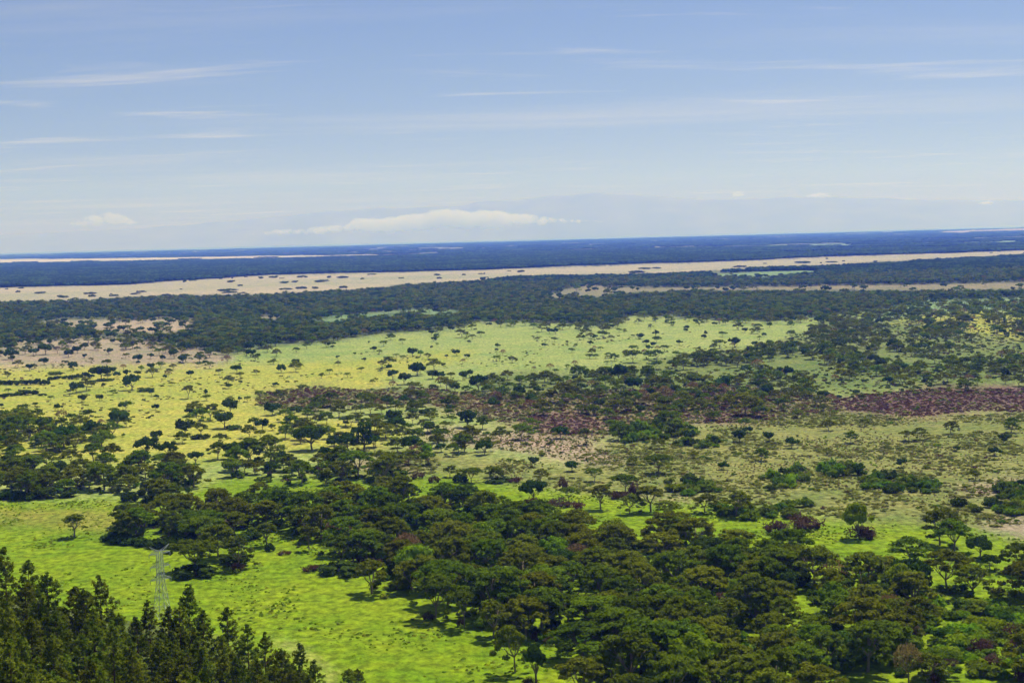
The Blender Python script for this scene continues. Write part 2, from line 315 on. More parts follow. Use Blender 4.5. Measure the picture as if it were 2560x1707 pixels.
def build_ground():
    ang = np.concatenate([np.linspace(-180, -60, 25)[:-1], np.linspace(-60, -23, 38)[:-1], np.linspace(-23, 23, 620), np.linspace(23, 60, 38)[1:], np.linspace(60, 180, 25)[1:]])
    ang = np.radians(ang)
    v = np.concatenate([np.linspace(1100, 60, 330), np.geomspace(60, 12.2, 90)[1:]])
    d = np.concatenate([np.geomspace(2, 380, 60)[:-1], CAM_Z * F0 / v])
    A, D = np.meshgrid(ang, d)
    edge = 35000 * (1 + 0.05 * fbm(A * 14, A * 0 + 2, 5) + 0.02 * fbm(A * 60, A * 0, 9))
    D = np.where(D > 30000, 30000 + (D - 30000) * (edge - 30000) / (d[-1] - 30000), D)
    X, Y = np.sin(A) * D, np.cos(A) * D
    Zc = hill(X, Y) + 0.25 * fbm(X / 35, Y / 35, 3) * (D < 1500)
    Zc = np.where(D > 33000, Zc - 8 * (D - 33000) / 2000, Zc)
    # low swells far out, so the skyline of the plain is not ruled
    Zc += np.clip((D - 20000) / 9000, 0, 1) * np.clip((34000 - D) / 2500, 0, 1) * 16 * np.maximum(0, fbm(X / 5000, Y / 3500, 77))
    C = landcover(X, Y)
    nr, na = X.shape
    idx = np.arange(nr * na).reshape(nr, na)
    q = np.stack([idx[:-1, :-1], idx[:-1, 1:], idx[1:, 1:], idx[1:, :-1]], -1).reshape(-1, 4)[:, ::-1]
    me = bpy.data.meshes.new('ground')
    me.vertices.add(nr * na); me.vertices.foreach_set('co', np.stack([X, Y, Zc], -1).ravel())
    me.loops.add(q.size); me.loops.foreach_set('vertex_index', q.ravel().astype(np.int32))
    me.polygons.add(len(q)); me.polygons.foreach_set('loop_start', np.arange(0, q.size, 4, dtype=np.int32))
    me.polygons.foreach_set('use_smooth', np.ones(len(q), bool))
    me.update(calc_edges=True); me.validate()
    at = me.color_attributes.new('cover', 'FLOAT_COLOR', 'POINT')
    at.data.foreach_set('color', np.concatenate([C, np.ones(C.shape[:2] + (1,))], -1).ravel())
    m = bpy.data.materials.new('grassland'); m.use_nodes = True
    n, l = m.node_tree.nodes, m.node_tree.links
    b = n['Principled BSDF']; b.inputs['Roughness'].default_value = 0.95; b.inputs['Specular IOR Level'].default_value = 0.05
    ca = nd(n, 'ShaderNodeAttribute', attribute_name='cover'); geo = nd(n, 'ShaderNodeNewGeometry')
    def noise(scale, det, lo, hi, a, bb, sx=1.0):
        mp = nd(n, 'ShaderNodeMapping'); mp.inputs['Scale'].default_value = (scale * sx, scale, scale); l.new(geo.outputs['Position'], mp.inputs['Vector'])
        nz = nd(n, 'ShaderNodeTexNoise'); nz.inputs['Scale'].default_value = 1; nz.inputs['Detail'].default_value = det; nz.inputs['Roughness'].default_value = 0.62
        l.new(mp.outputs[0], nz.inputs['Vector'])
        mr = nd(n, 'ShaderNodeMapRange'); mr.inputs['From Min'].default_value = lo; mr.inputs['From Max'].default_value = hi
        mr.inputs['To Min'].default_value = a; mr.inputs['To Max'].default_value = bb; l.new(nz.outputs['Fac'], mr.inputs['Value']); return mr
    big = noise(1 / 48, 7, 0.38, 0.64, 0.0, 1.0, 1.0)
    fine = noise(1 / 4, 6, 0.38, 0.62, 0.62, 1.38, 1.3)
    vast = noise(1 / 520, 4, 0.36, 0.66, 0.0, 1.0, 0.5)
    mid = noise(1 / 15, 6, 0.40, 0.62, 0.0, 1.0, 1.2)
    # drier, yellower grass against lusher grass
    dryc = nd(n, 'ShaderNodeMix', data_type='RGBA', blend_type='MULTIPLY'); dryc.inputs[0].default_value = 1
    l.new(ca.outputs['Color'], dryc.inputs[6]); dryc.inputs[7].default_value = (1.50, 1.16, 1.35, 1)
    lush = nd(n, 'ShaderNodeMix', data_type='RGBA', blend_type='MULTIPLY'); lush.inputs[0].default_value = 1
    l.new(ca.outputs['Color'], lush.inputs[6]); lush.inputs[7].default_value = (0.66, 0.82, 0.66, 1)
    av = nd(n, 'ShaderNodeMath', operation='ADD'); l.new(big.outputs[0], av.inputs[0]); l.new(mid.outputs[0], av.inputs[1])
    av2 = nd(n, 'ShaderNodeMath', operation='ADD'); l.new(av.outputs[0], av2.inputs[0]); l.new(vast.outputs[0], av2.inputs[1])
    hv = nd(n, 'ShaderNodeMath', operation='MULTIPLY'); l.new(av2.outputs[0], hv.inputs[0]); hv.inputs[1].default_value = 0.34
    mixc = nd(n, 'ShaderNodeMix', data_type='RGBA'); l.new(hv.outputs[0], mixc.inputs[0]); l.new(lush.outputs[2], mixc.inputs[6]); l.new(dryc.outputs[2], mixc.inputs[7])
    vm = nd(n, 'ShaderNodeVectorMath', operation='SCALE'); l.new(mixc.outputs[2], vm.inputs[0]); l.new(fine.outputs[0], vm.inputs['Scale'])
    l.new(vm.outputs[0], b.inputs['Base Color'])
    bp = nd(n, 'ShaderNodeBump'); bp.inputs['Strength'].default_value = 0.5; bp.inputs['Distance'].default_value = 0.6
    l.new(fine.outputs[0], bp.inputs['Height']); l.new(bp.outputs[0], b.inputs['Normal'])
    me.materials.append(m)
    o = link(bpy.data.objects.new('ground', me)); o['kind'] = 'structure'
build_ground()

def ring(name, r_in, r_out, z, mat, a0=-180, a1=180, n=200):
    a = np.radians(np.linspace(a0, a1, n)); mb = MB()
    V = np.concatenate([np.stack([np.sin(a) * r, np.cos(a) * r, a * 0 + z], -1) for r in (r_in, r_out)])
    mb.add(V, [(i, i + n, i + n + 1, i + 1) for i in range(n - 1)])
    o = link(bpy.data.objects.new(name, mb.mesh(name, [mat]))); return o
wm = bpy.data.materials.new('lake_water'); wm.use_nodes = True
b = wm.node_tree.nodes['Principled BSDF']; b.inputs['Base Color'].default_value = (0.16, 0.22, 0.26, 1); b.inputs['Roughness'].default_value = 0.25
wz = nd(wm.node_tree.nodes, 'ShaderNodeTexNoise'); wz.inputs['Scale'].default_value = 0.004; wb = nd(wm.node_tree.nodes, 'ShaderNodeBump'); wb.inputs['Strength'].default_value = 0.3
wm.node_tree.links.new(wz.outputs['Fac'], wb.inputs['Height']); wm.node_tree.links.new(wb.outputs[0], b.inputs['Normal'])
ring('lake', 31000, 62300, -4.0, wm)['kind'] = 'structure'

# ------------------------------------------------------------------ mountains and clouds beyond the lake
def build_mountains():
    prof = np.array([(-1500, 618), (-300, 600), (300, 575), (500, 560), (650, 548), (800, 531), (950, 521), (1080, 516), (1180, 512), (1200, 504), (1300, 498), (1380, 491), (1440, 489), (1500, 482), (1540, 487), (1620, 490), (1700, 494), (1760, 500), (1850, 498), (1950, 494), (2050, 492), (2200, 497), (2350, 500), (2560, 502), (3000, 515), (4000, 530)], float)
    nx, ny = 420, 26
    D0, D1, D2 = 64500.0, 72000.0, 80000.0
    px = np.linspace(-1500, 4000, nx)
    ridge = np.interp(px, prof[:, 0], prof[:, 1]) + 3.0 * fbm(px / 60, px * 0, 21)
    hgt = (yh(px) - ridge) / F0 * D1 + CAM_Z
    V = np.zeros((ny, nx, 3))
    for j, t in enumerate(np.linspace(0, 1, ny)):
        D = D0 + (D2 - D0) * t; k = 1 - abs(D - D1) / (D1 - D0 if D < D1 else D2 - D1)
        tan = (px - W0 / 2) / F0
        x = tan * D; rid = fbm(x / 2600, px * 0 + D / 3500, 40, 5)
        V[j, :, 0] = x; V[j, :, 1] = D
        V[j, :, 2] = np.where(k > 0.995, hgt, hgt * k ** 0.8 * (1 + 0.28 * rid * (1 - k ** 3))) - 6
    idx = np.arange(nx * ny).reshape(ny, nx); mb = MB()
    mb.add(V.reshape(-1, 3), np.stack([idx[:-1, :-1], idx[:-1, 1:], idx[1:, 1:], idx[1:, :-1]], -1).reshape(-1, 4))
    m = plainmat('mountain_slopes', (0.29, 0.26, 0.28), 0.95, 0.0006, 0.35)
    o = link(bpy.data.objects.new('mountain_range', mb.mesh('mountain_range', [m], True))); o['kind'] = 'structure'
build_mountains()
cm_ = bpy.data.materials.new('cloud_vapour'); cm_.use_nodes = True
cn, cl = cm_.node_tree.nodes, cm_.node_tree.links; cn.clear()
cv = nd(cn, 'ShaderNodeVolumePrincipled'); cv.inputs['Color'].default_value = (0.99, 0.98, 0.98, 1); cv.inputs['Density'].default_value = 0.002; cv.inputs['Anisotropy'].default_value = 0.25
co_ = nd(cn, 'ShaderNodeOutputMaterial'); cl.new(cv.outputs[0], co_.inputs['Volume'])
def cloud(name, label, D, prof, seed, n):
    """prof: list of (px, top row, base row)"""
    rg = np.random.default_rng(seed); p = np.array(prof, float); mb = MB()
    s = D / F0
    for k in range(n):
        px = rg.uniform(p[0, 0], p[-1, 0]); top = np.interp(px, p[:, 0], p[:, 1]); bas = np.interp(px, p[:, 0], p[:, 2])
        h = bas - top; r = h * rg.uniform(0.22, 0.5) if k % 3 else h * rg.uniform(0.10, 0.2)
        cy = rg.uniform(top + r, max(bas - 0.4 * r, top + r + 0.1)) if k % 2 else top + r * rg.uniform(0.9, 1.3)
        x = (px - W0 / 2) * s; z = CAM_Z + (yh(px) - cy) * s
        y = D + rg.uniform(0, 1) * 900
        mb.blob((x, y, z), (r * s * rg.uniform(1.0, 1.9), r * s * 1.2, r * s), rg, 0, 1)
    o = link(bpy.data.objects.new(name, mb.mesh(name, [cm_], True)))
    rm = o.modifiers.new('skin', 'REMESH'); rm.mode = 'VOXEL'; rm.voxel_size = 42; rm.use_smooth_shade = True
    bpy.context.view_layer.update()
    me2 = bpy.data.meshes.new_from_object(o.evaluated_get(bpy.context.evaluated_depsgraph_get()))
    o.modifiers.clear(); o.data = me2
    tag(o, label, 'cloud')
    return o
cloud('cumulus_cloud', 'long bank of white cumulus cloud lying across the mountains above the horizon', 63200,
      [(630, 584, 587), (700, 572, 586), (770, 571, 585), (790, 566, 584), (880, 560, 580), (900, 545, 578), (960, 545, 577), (1030, 535, 574), (1080, 532, 572), (1110, 522, 570), (1140, 519, 569), (1180, 530, 567), (1235, 523, 566), (1280, 530, 563), (1330, 534, 560), (1400, 545, 558), (1520, 551, 556)], 3, 420)
cloud('cumulus_cloud', 'small pink cumulus cloud low in the sky at far left', 63300,
      [(180, 556, 564), (230, 538, 563), (270, 532, 562), (300, 530, 562), (340, 552, 562), (400, 558, 562)], 5, 60)
cloud('cumulus_cloud', 'tiny cumulus puff on the mountain ridge right of its peak', 63400, [(1840, 488, 493), (1855, 476, 493), (1872, 485, 493)], 8, 16)
cloud('cumulus_cloud', 'flat pale puff of cloud on the ridge, second from the right edge', 63500, [(2030, 486, 494), (2060, 480, 494), (2095, 488, 494)], 9, 60)
cloud('cumulus_cloud', 'small flat cloud below the ridge line near the right edge', 63600, [(2460, 506, 511), (2480, 501, 511), (2500, 506, 511)], 10, 60)

# ------------------------------------------------------------------ plant shapes
def acacia(seed, style='dome', R=7.4, H=11.0, lod=0):
    """flat-topped acacia: a forked trunk and layered pads of small leaves; returns (trunk, crown)"""
    rg = np.random.default_rng(seed); tr, cr = MB(), MB()
    npads = (46, 20, 9)[lod]; q = (34, 16, 8)[lod]; qs = (0.44, 0.85, 1.5)[lod]
    if style == 'flat': zt, drop, under = H, 0.20 * H, 0.25
    elif style == 'vase': zt, drop, under = H, 0.25 * H, 0.35
    else: zt, drop, under = H, 0.42 * H, 0.45
    ell = rg.uniform(0.85, 1.15); off = rg.uniform(-0.12, 0.12, 2) * R
    pads = []
    for k in range(npads):
        a = k * 2.39996 + rg.uniform(-.4, .4); rr = R * math.sqrt((k + 0.5) / npads) * rg.uniform(0.86, 1.08)
        lobe = 1 + 0.16 * math.sin(3 * a + seed) + 0.1 * math.sin(5 * a + 2 * seed)
        rr *= lobe
        z = zt - drop * (rr / R) ** 2.2 - rg.uniform(0, 0.10) * H
        if rg.random() < under: z -= rg.uniform(0.08, 0.22) * H * (0.4 + rr / R)
        pr = (0.19 if lod == 0 else (0.27 if lod == 1 else 0.4)) * R * rg.uniform(0.75, 1.3)
        pads.append((rr * math.cos(a) * ell + off[0], rr * math.sin(a) / ell + off[1], z, pr))
    for (x, y, z, pr) in pads:
        th = pr * rg.uniform(0.34, 0.52)
        cr.blob((x, y, z - 0.1 * th), (pr * .8, pr * .8, th * .62), rg)
        d = rg.normal(size=(q, 3)); d[:, 2] = np.abs(d[:, 2]) * 1.1 - 0.25; d /= np.linalg.norm(d, axis=1, keepdims=True)
        C = np.array([x, y, z]) + d * np.array([pr, pr, th]) * rg.uniform(0.72, 1.12, (q, 1))
        N = d * np.array([.6, .6, 1.3]) + rg.normal(size=(q, 3)) * 0.42
        cr.quads(C, N, qs * rg.uniform(0.6, 1.25, q), rg)
    sides = (6, 4, 3)[lod]
    fork = np.array([rg.uniform(-.4, .4), rg.uniform(-.4, .4), H * rg.uniform(0.22, 0.34)])
    base_r = 0.034 * H * rg.uniform(0.8, 1.15)
    tr.tube([(0, 0, -0.4), (fork[0] * .3, fork[1] * .3, fork[2] * .5), fork], [base_r * 1.25, base_r, base_r * 0.85], sides)
    nl = (6, 4, 3)[lod]
    for i in range(nl):
        a = 2 * math.pi * i / nl + rg.uniform(-.4, .4); e = R * rg.uniform(0.42, 0.66)
        tip = np.array([e * math.cos(a) * ell + off[0], e * math.sin(a) / ell + off[1], zt - drop * 0.5 - 0.10 * H])
        midp = fork + (tip - fork) * 0.5 + np.array([0, 0, -0.05 * H]) + rg.normal(size=3) * 0.25
        tr.tube([fork, midp, tip], [base_r * .62, base_r * .42, base_r * .2], max(sides - 1, 3))
        if lod < 2:
            for j in range(3 if lod == 0 else 2):
                p = pads[int(rg.integers(len(pads)))] if lod else min(pads, key=lambda w: (w[0] - tip[0] * (0.7 + .5 * j)) ** 2 + (w[1] - tip[1] * (0.7 + .5 * j)) ** 2 + rg.random() * 6)
                if (p[0] - midp[0]) ** 2 + (p[1] - midp[1]) ** 2 > (0.75 * R) ** 2: continue
                tr.tube([midp + (tip - midp) * .3 * j, (p[0], p[1], p[2])], [base_r * .28, base_r * .1], 3)
    return tr, cr
def broadleaf(seed, R=5.0, H=10.0, lod=0, shape='round'):
    rg = np.random.default_rng(seed); tr, cr = MB(), MB()
    n = (34, 15, 7)[lod]; q = (40, 18, 9)[lod]; qs = (0.45, 0.85, 1.4)[lod]
    ch = H * (0.74 if shape != 'tall' else 0.8); cz = H - ch * 0.5
    for k in range(n):
        d = rg.normal(size=3); d /= np.linalg.norm(d); 
        if d[2] < -0.35: d[2] *= -0.6
        lob = 1 + 0.18 * math.sin(2.5 * math.atan2(d[1], d[0]) + seed)
        f = rg.uniform(0.55, 0.92)
        c = np.array([d[0] * R * lob * f, d[1] * R * lob * f, cz + d[2] * ch * 0.5 * f])
        if shape == 'egg': c[:2] *= 1.0 - 0.45 * max(0, (c[2] - cz) / (ch * .5))
        pr = (0.30 if lod == 0 else (0.42 if lod == 1 else 0.55)) * R * rg.uniform(.75, 1.25)
        cr.blob(c, (pr * .82, pr * .82, pr * .66), rg)
        dd = rg.normal(size=(q, 3)); dd[:, 2] = np.abs(dd[:, 2]) - .35; dd += d * .5; dd /= np.linalg.norm(dd, axis=1, keepdims=True)
        cr.quads(c + dd * np.array([pr, pr, pr * .8]) * rg.uniform(.75, 1.12, (q, 1)), dd + rg.normal(size=(q, 3)) * .45, qs * rg.uniform(.6, 1.25, q), rg)
    s = (6, 4, 3)[lod]; br = 0.036 * H
    tr.tube([(0, 0, -.4), (rg.uniform(-.2, .2), rg.uniform(-.2, .2), H * .2), (0, 0, H * .5)], [br * 1.3, br, br * .6], s)
    for i in range((5, 3, 0)[lod]):
        a = i * 2.4 + rg.random(); tr.tube([(0, 0, H * .24), (R * .3 * math.cos(a), R * .3 * math.sin(a), H * .42), (R * .62 * math.cos(a), R * .62 * math.sin(a), H * .6)], [br * .6, br * .4, br * .15], 4)
    return tr, cr
def dry_tree(seed, R=6.0, H=9.5, lod=0):
    """thin, nearly leafless acacia with a brown crown"""
    tr, cr = acacia(seed, 'dome', R, H, lod)
    rg = np.random.default_rng(seed + 99)
    c2 = MB(); n = (900, 260, 70)[lod]
    a = rg.uniform(0, 2 * math.pi, n); rr = R * np.sqrt(rg.uniform(0, 1, n)) * (1 + .15 * np.sin(3 * a + seed))
    z = H - .4 * H * (rr / R) ** 2.2 - rg.uniform(0, .2, n) * H
    c2.quads(np.stack([rr * np.cos(a), rr * np.sin(a), z], -1), rg.normal(size=(n, 3)) + [0, 0, .6], np.array((.34, .6, 1.2)[lod]) * rg.uniform(.5, 1.2, n), rg, asp=.5)
    return tr, c2
def candelabra(seed, R=3.4, H=10.5, lod=0):
    """euphorbia: a short trunk and many upright finger branches in tiers"""
    rg = np.random.default_rng(seed); tr, cr = MB(), MB()
    tr.tube([(0, 0, -.4), (0, 0, H * .75)], [.5, .3], 6)
    for t in range(5):
        z0 = H * (.2 + .14 * t); rad = R * (1.15 - .1 * t)
        for k in range(11):
            a = k * .571 + t + rg.uniform(-.2, .2); r1 = rad * rg.uniform(.6, 1)
            cr.tube([(0.2 * math.cos(a), .2 * math.sin(a), z0), (r1 * math.cos(a), r1 * math.sin(a), z0 + .08 * H), (r1 * 1.05 * math.cos(a), r1 * 1.05 * math.sin(a), z0 + H * rg.uniform(.18, .3))], [.16, .24, .2], 4)
            C = np.array([r1 * 1.05 * math.cos(a), r1 * 1.05 * math.sin(a), z0 + .24 * H]) + rg.normal(size=(6, 3)) * .35
            cr.quads(C, rg.normal(size=(6, 3)), np.full(6, .4), rg)
    return tr, cr
def shrub(seed, R=1.0, Hh=0.9, lod=0, twig=False):
    """unit shrub about 1 m in radius, to be scaled"""
    rg = np.random.default_rng(seed); mb = MB()
    n = (16, 6)[lod]; q = (20, 9)[lod]; qs = (0.15, 0.27)[lod]
    for k in range(n):
        a = rg.uniform(0, 6.28); rr = R * math.sqrt(rg.uniform(0, 1)) * .8
        z = Hh * (1 - (rr / R) ** 2 * .75) * rg.uniform(.35, .85); pr = R * rg.uniform(.26, .42)
        c = np.array([rr * math.cos(a), rr * math.sin(a), z])
        if not twig: mb.blob(c, (pr * .85, pr * .85, pr * .6), rg)
        elif k % 2: mb.blob(c - [0, 0, .1], (pr * .6, pr * .6, pr * .5), rg)
        d = rg.normal(size=(q, 3)); d[:, 2] = np.abs(d[:, 2]) - .2; d /= np.linalg.norm(d, axis=1, keepdims=True)
        nn = d + rg.normal(size=(q, 3)) * (.45 if not twig else 1.0)
        mb.quads(c + d * np.array([pr, pr, pr * .75]) * rg.uniform(.7, 1.25, (q, 1)), nn, qs * rg.uniform(.6, 1.3, q), rg, asp=.7 if not twig else .22)
    for k in range(4):
        a = k * 1.7 + rg.random(); mb.tube([(0, 0, -.15), (.4 * math.cos(a), .4 * math.sin(a), Hh * .6)], [.05, .02], 3, 1)
    return mb
def pine(seed, H=18.0):
    """slender plantation pine: whorls of up-curved branches ending in round needle tufts"""
    rg = np.random.default_rng(seed); tr, cr = MB(), MB()
    bend = rg.normal(size=2) * .25
    def ax(t): return np.array([bend[0] * t * t, bend[1] * t * t, H * t])
    tr.tube([ax(t) - [0, 0, .8 * (t == 0)] for t in (0, .25, .5, .75, .93)], [.24, .2, .15, .09, .04], 6)
    z = .34
    while z < .965:
        f = (1 - z) / .66; ln = (0.6 + 2.5 * min(1, f * 1.25) ** .8) * rg.uniform(.75, 1.2); nb = int(rg.integers(4, 7)); a0 = rg.uniform(0, 6.28)
        for k in range(nb):
            if rg.random() < .10: continue
            a = a0 + 2 * math.pi * k / nb + rg.uniform(-.25, .25); l2 = ln * rg.uniform(.7, 1.15)
            dirv = np.array([math.cos(a), math.sin(a), 0]); p0 = ax(z)
            p1 = p0 + dirv * l2 * .6 + [0, 0, l2 * .12]; p2 = p0 + dirv * l2 + [0, 0, l2 * .42]
            tr.tube([p0, p1, p2], [.045, .03, .015], 3)
            for (c, s) in ((p2, .54), (p1 + (p2 - p1) * .4, .50), (p1 * .7 + p0 * .3, .42)):
                if s < .4 and f < .3: continue
                c = c + rg.normal(size=3) * .12; s = s * rg.uniform(.8, 1.25)
                nq = 16; d = rg.normal(size=(nq, 3)); d[:, 2] = d[:, 2] * .8 + .35; d /= np.linalg.norm(d, axis=1, keepdims=True)
                cr.blob(c + [0, 0, .05], (s * .42, s * .42, s * .38), rg)
                cr.quads(c + d * s * rg.uniform(.5, .85, (nq, 1)), np.cross(d, rg.normal(size=(nq, 3))), s * .42 * rg.uniform(.8, 1.2, nq), rg, asp=.45)
        z += rg.uniform(.046, .07)
    top = ax(.97)
    for k in range(5):
        c = top + rg.normal(size=3) * .15 + [0, 0, .25 * k - .4]; d = rg.normal(size=(12, 3)); d[:, 2] = np.abs(d[:, 2]) + .3; d /= np.linalg.norm(d, axis=1, keepdims=True)
        cr.quads(c + d * .3, np.cross(d, rg.normal(size=(12, 3))), .26 * rg.uniform(.8, 1.2, 12), rg, asp=.5)
    return tr, cr

PROTO = {}
def make_proto(key, fn, leaf, n, **kw):
    for i in range(n):
        t, c = fn(seed=len(PROTO) * 13 + 5, **kw)
        PROTO[(key, i)] = (t.mesh('trunk', [M['bark']], True), c.mesh('crown', [M[leaf]]))
    return n
NV = {}
for lod in (0, 1):
    NV['u', lod] = make_proto(('u', lod), acacia, 'olive', 9 if lod == 0 else 4, lod=lod, style='dome')
    NV['f', lod] = make_proto(('f', lod), acacia, 'green', 3 if lod == 0 else 2, lod=lod, style='flat', R=8.0, H=10.5)
    NV['g', lod] = make_proto(('g', lod), acacia, 'green', 7 if lod == 0 else 3, lod=lod, style='dome', R=7.2, H=11.5)
    NV['v', lod] = make_proto(('v', lod), acacia, 'olive', 2, lod=lod, style='vase', R=5.5, H=12)
    NV['D', lod] = make_proto(('D', lod), broadleaf, 'dark', 4 if lod == 0 else 3, lod=lod, R=5.6, H=8.6)
    NV['b', lod] = make_proto(('b', lod), broadleaf, 'bright', 2, lod=lod, R=5.6, H=10)
    NV['t', lod] = make_proto(('t', lod), broadleaf, 'dark', 2, lod=lod, R=3.6, H=10, shape='egg')
    NV['d', lod] = make_proto(('d', lod), dry_tree, 'dry', 2, lod=lod)
    NV['e', lod] = make_proto(('e', lod), candelabra, 'dark', 1, lod=lod)
CROWN_R = dict(u=7.4, f=8.0, g=7.2, v=5.5, D=5.6, b=5.6, t=3.6, d=6.0, e=3.4)
KINDS = dict(u=('acacia_tree', 'acacia', 'domed olive acacia'), f=('acacia_tree', 'acacia', 'flat topped green acacia'), g=('acacia_tree', 'acacia', 'domed green acacia'),
             v=('acacia_tree', 'acacia', 'slender vase shaped acacia'), D=('broadleaf_tree', 'tree', 'dark round crowned tree'), b=('broadleaf_tree', 'tree', 'bright green leafy tree'),
             t=('broadleaf_tree', 'tree', 'dense dark egg shaped tree'), d=('dry_tree', 'tree', 'brown half bare tree'), e=('candelabra_tree', 'tree', 'dark many armed candelabra tree'))

# ------------------------------------------------------------------ hand-placed trees: base x, base y, crown width (photograph pixels), kind, label
TREES = []      # x, y, scale-xy, scale-z, kind, label or None, px width
KIND_H = dict(u=11, f=10.5, g=11.5, v=12, D=8.6, b=10, t=10, d=9.5, e=10.5)
TALL = {(186, 1342): 57, (486, 1428): 74, (596, 1422): 76, (852, 1412): 72, (929, 1484): 84, (1089, 1544): 114, (1161, 1567): 88, (1234, 1594): 88, (773, 1375): 62, (1050, 1458): 92, (803, 1346): 84, (918, 1386): 62, (1288, 1680): 112, (1341, 1712): 100, (1457, 1643): 86, (1646, 1634): 90, (1705, 1626): 98, (1748, 1708): 112, (1835, 1702): 97, (1815, 1592): 92, (1652, 1404): 70, (1344, 1524): 90, (2170, 1678): 124, (2272, 1712): 104, (2275, 1600): 84, (2213, 1470): 80, (2277, 1412): 66, (2149, 1346): 86, (1627, 1279): 64, (1563, 1232): 48, (1669, 1301): 50, (2076, 1672): 92, (1952, 1658): 94}
def tree_px(bx, by, w, kind, label=None, hpx=None):
    x, y = ground(np.array(float(bx)), np.array(float(by))); x = float(x); y = float(y)
    d = math.hypot(x, y) * 1.0; s = (w * math.hypot(d, CAM_Z) / F0) / (2 * CROWN_R[kind])
    hpx = TALL.get((bx, by))
    TREES.append([x, y, s, s * 1.06 if hpx is None else hpx * math.hypot(d, CAM_Z) / F0 / KIND_H[kind], kind, label, w])
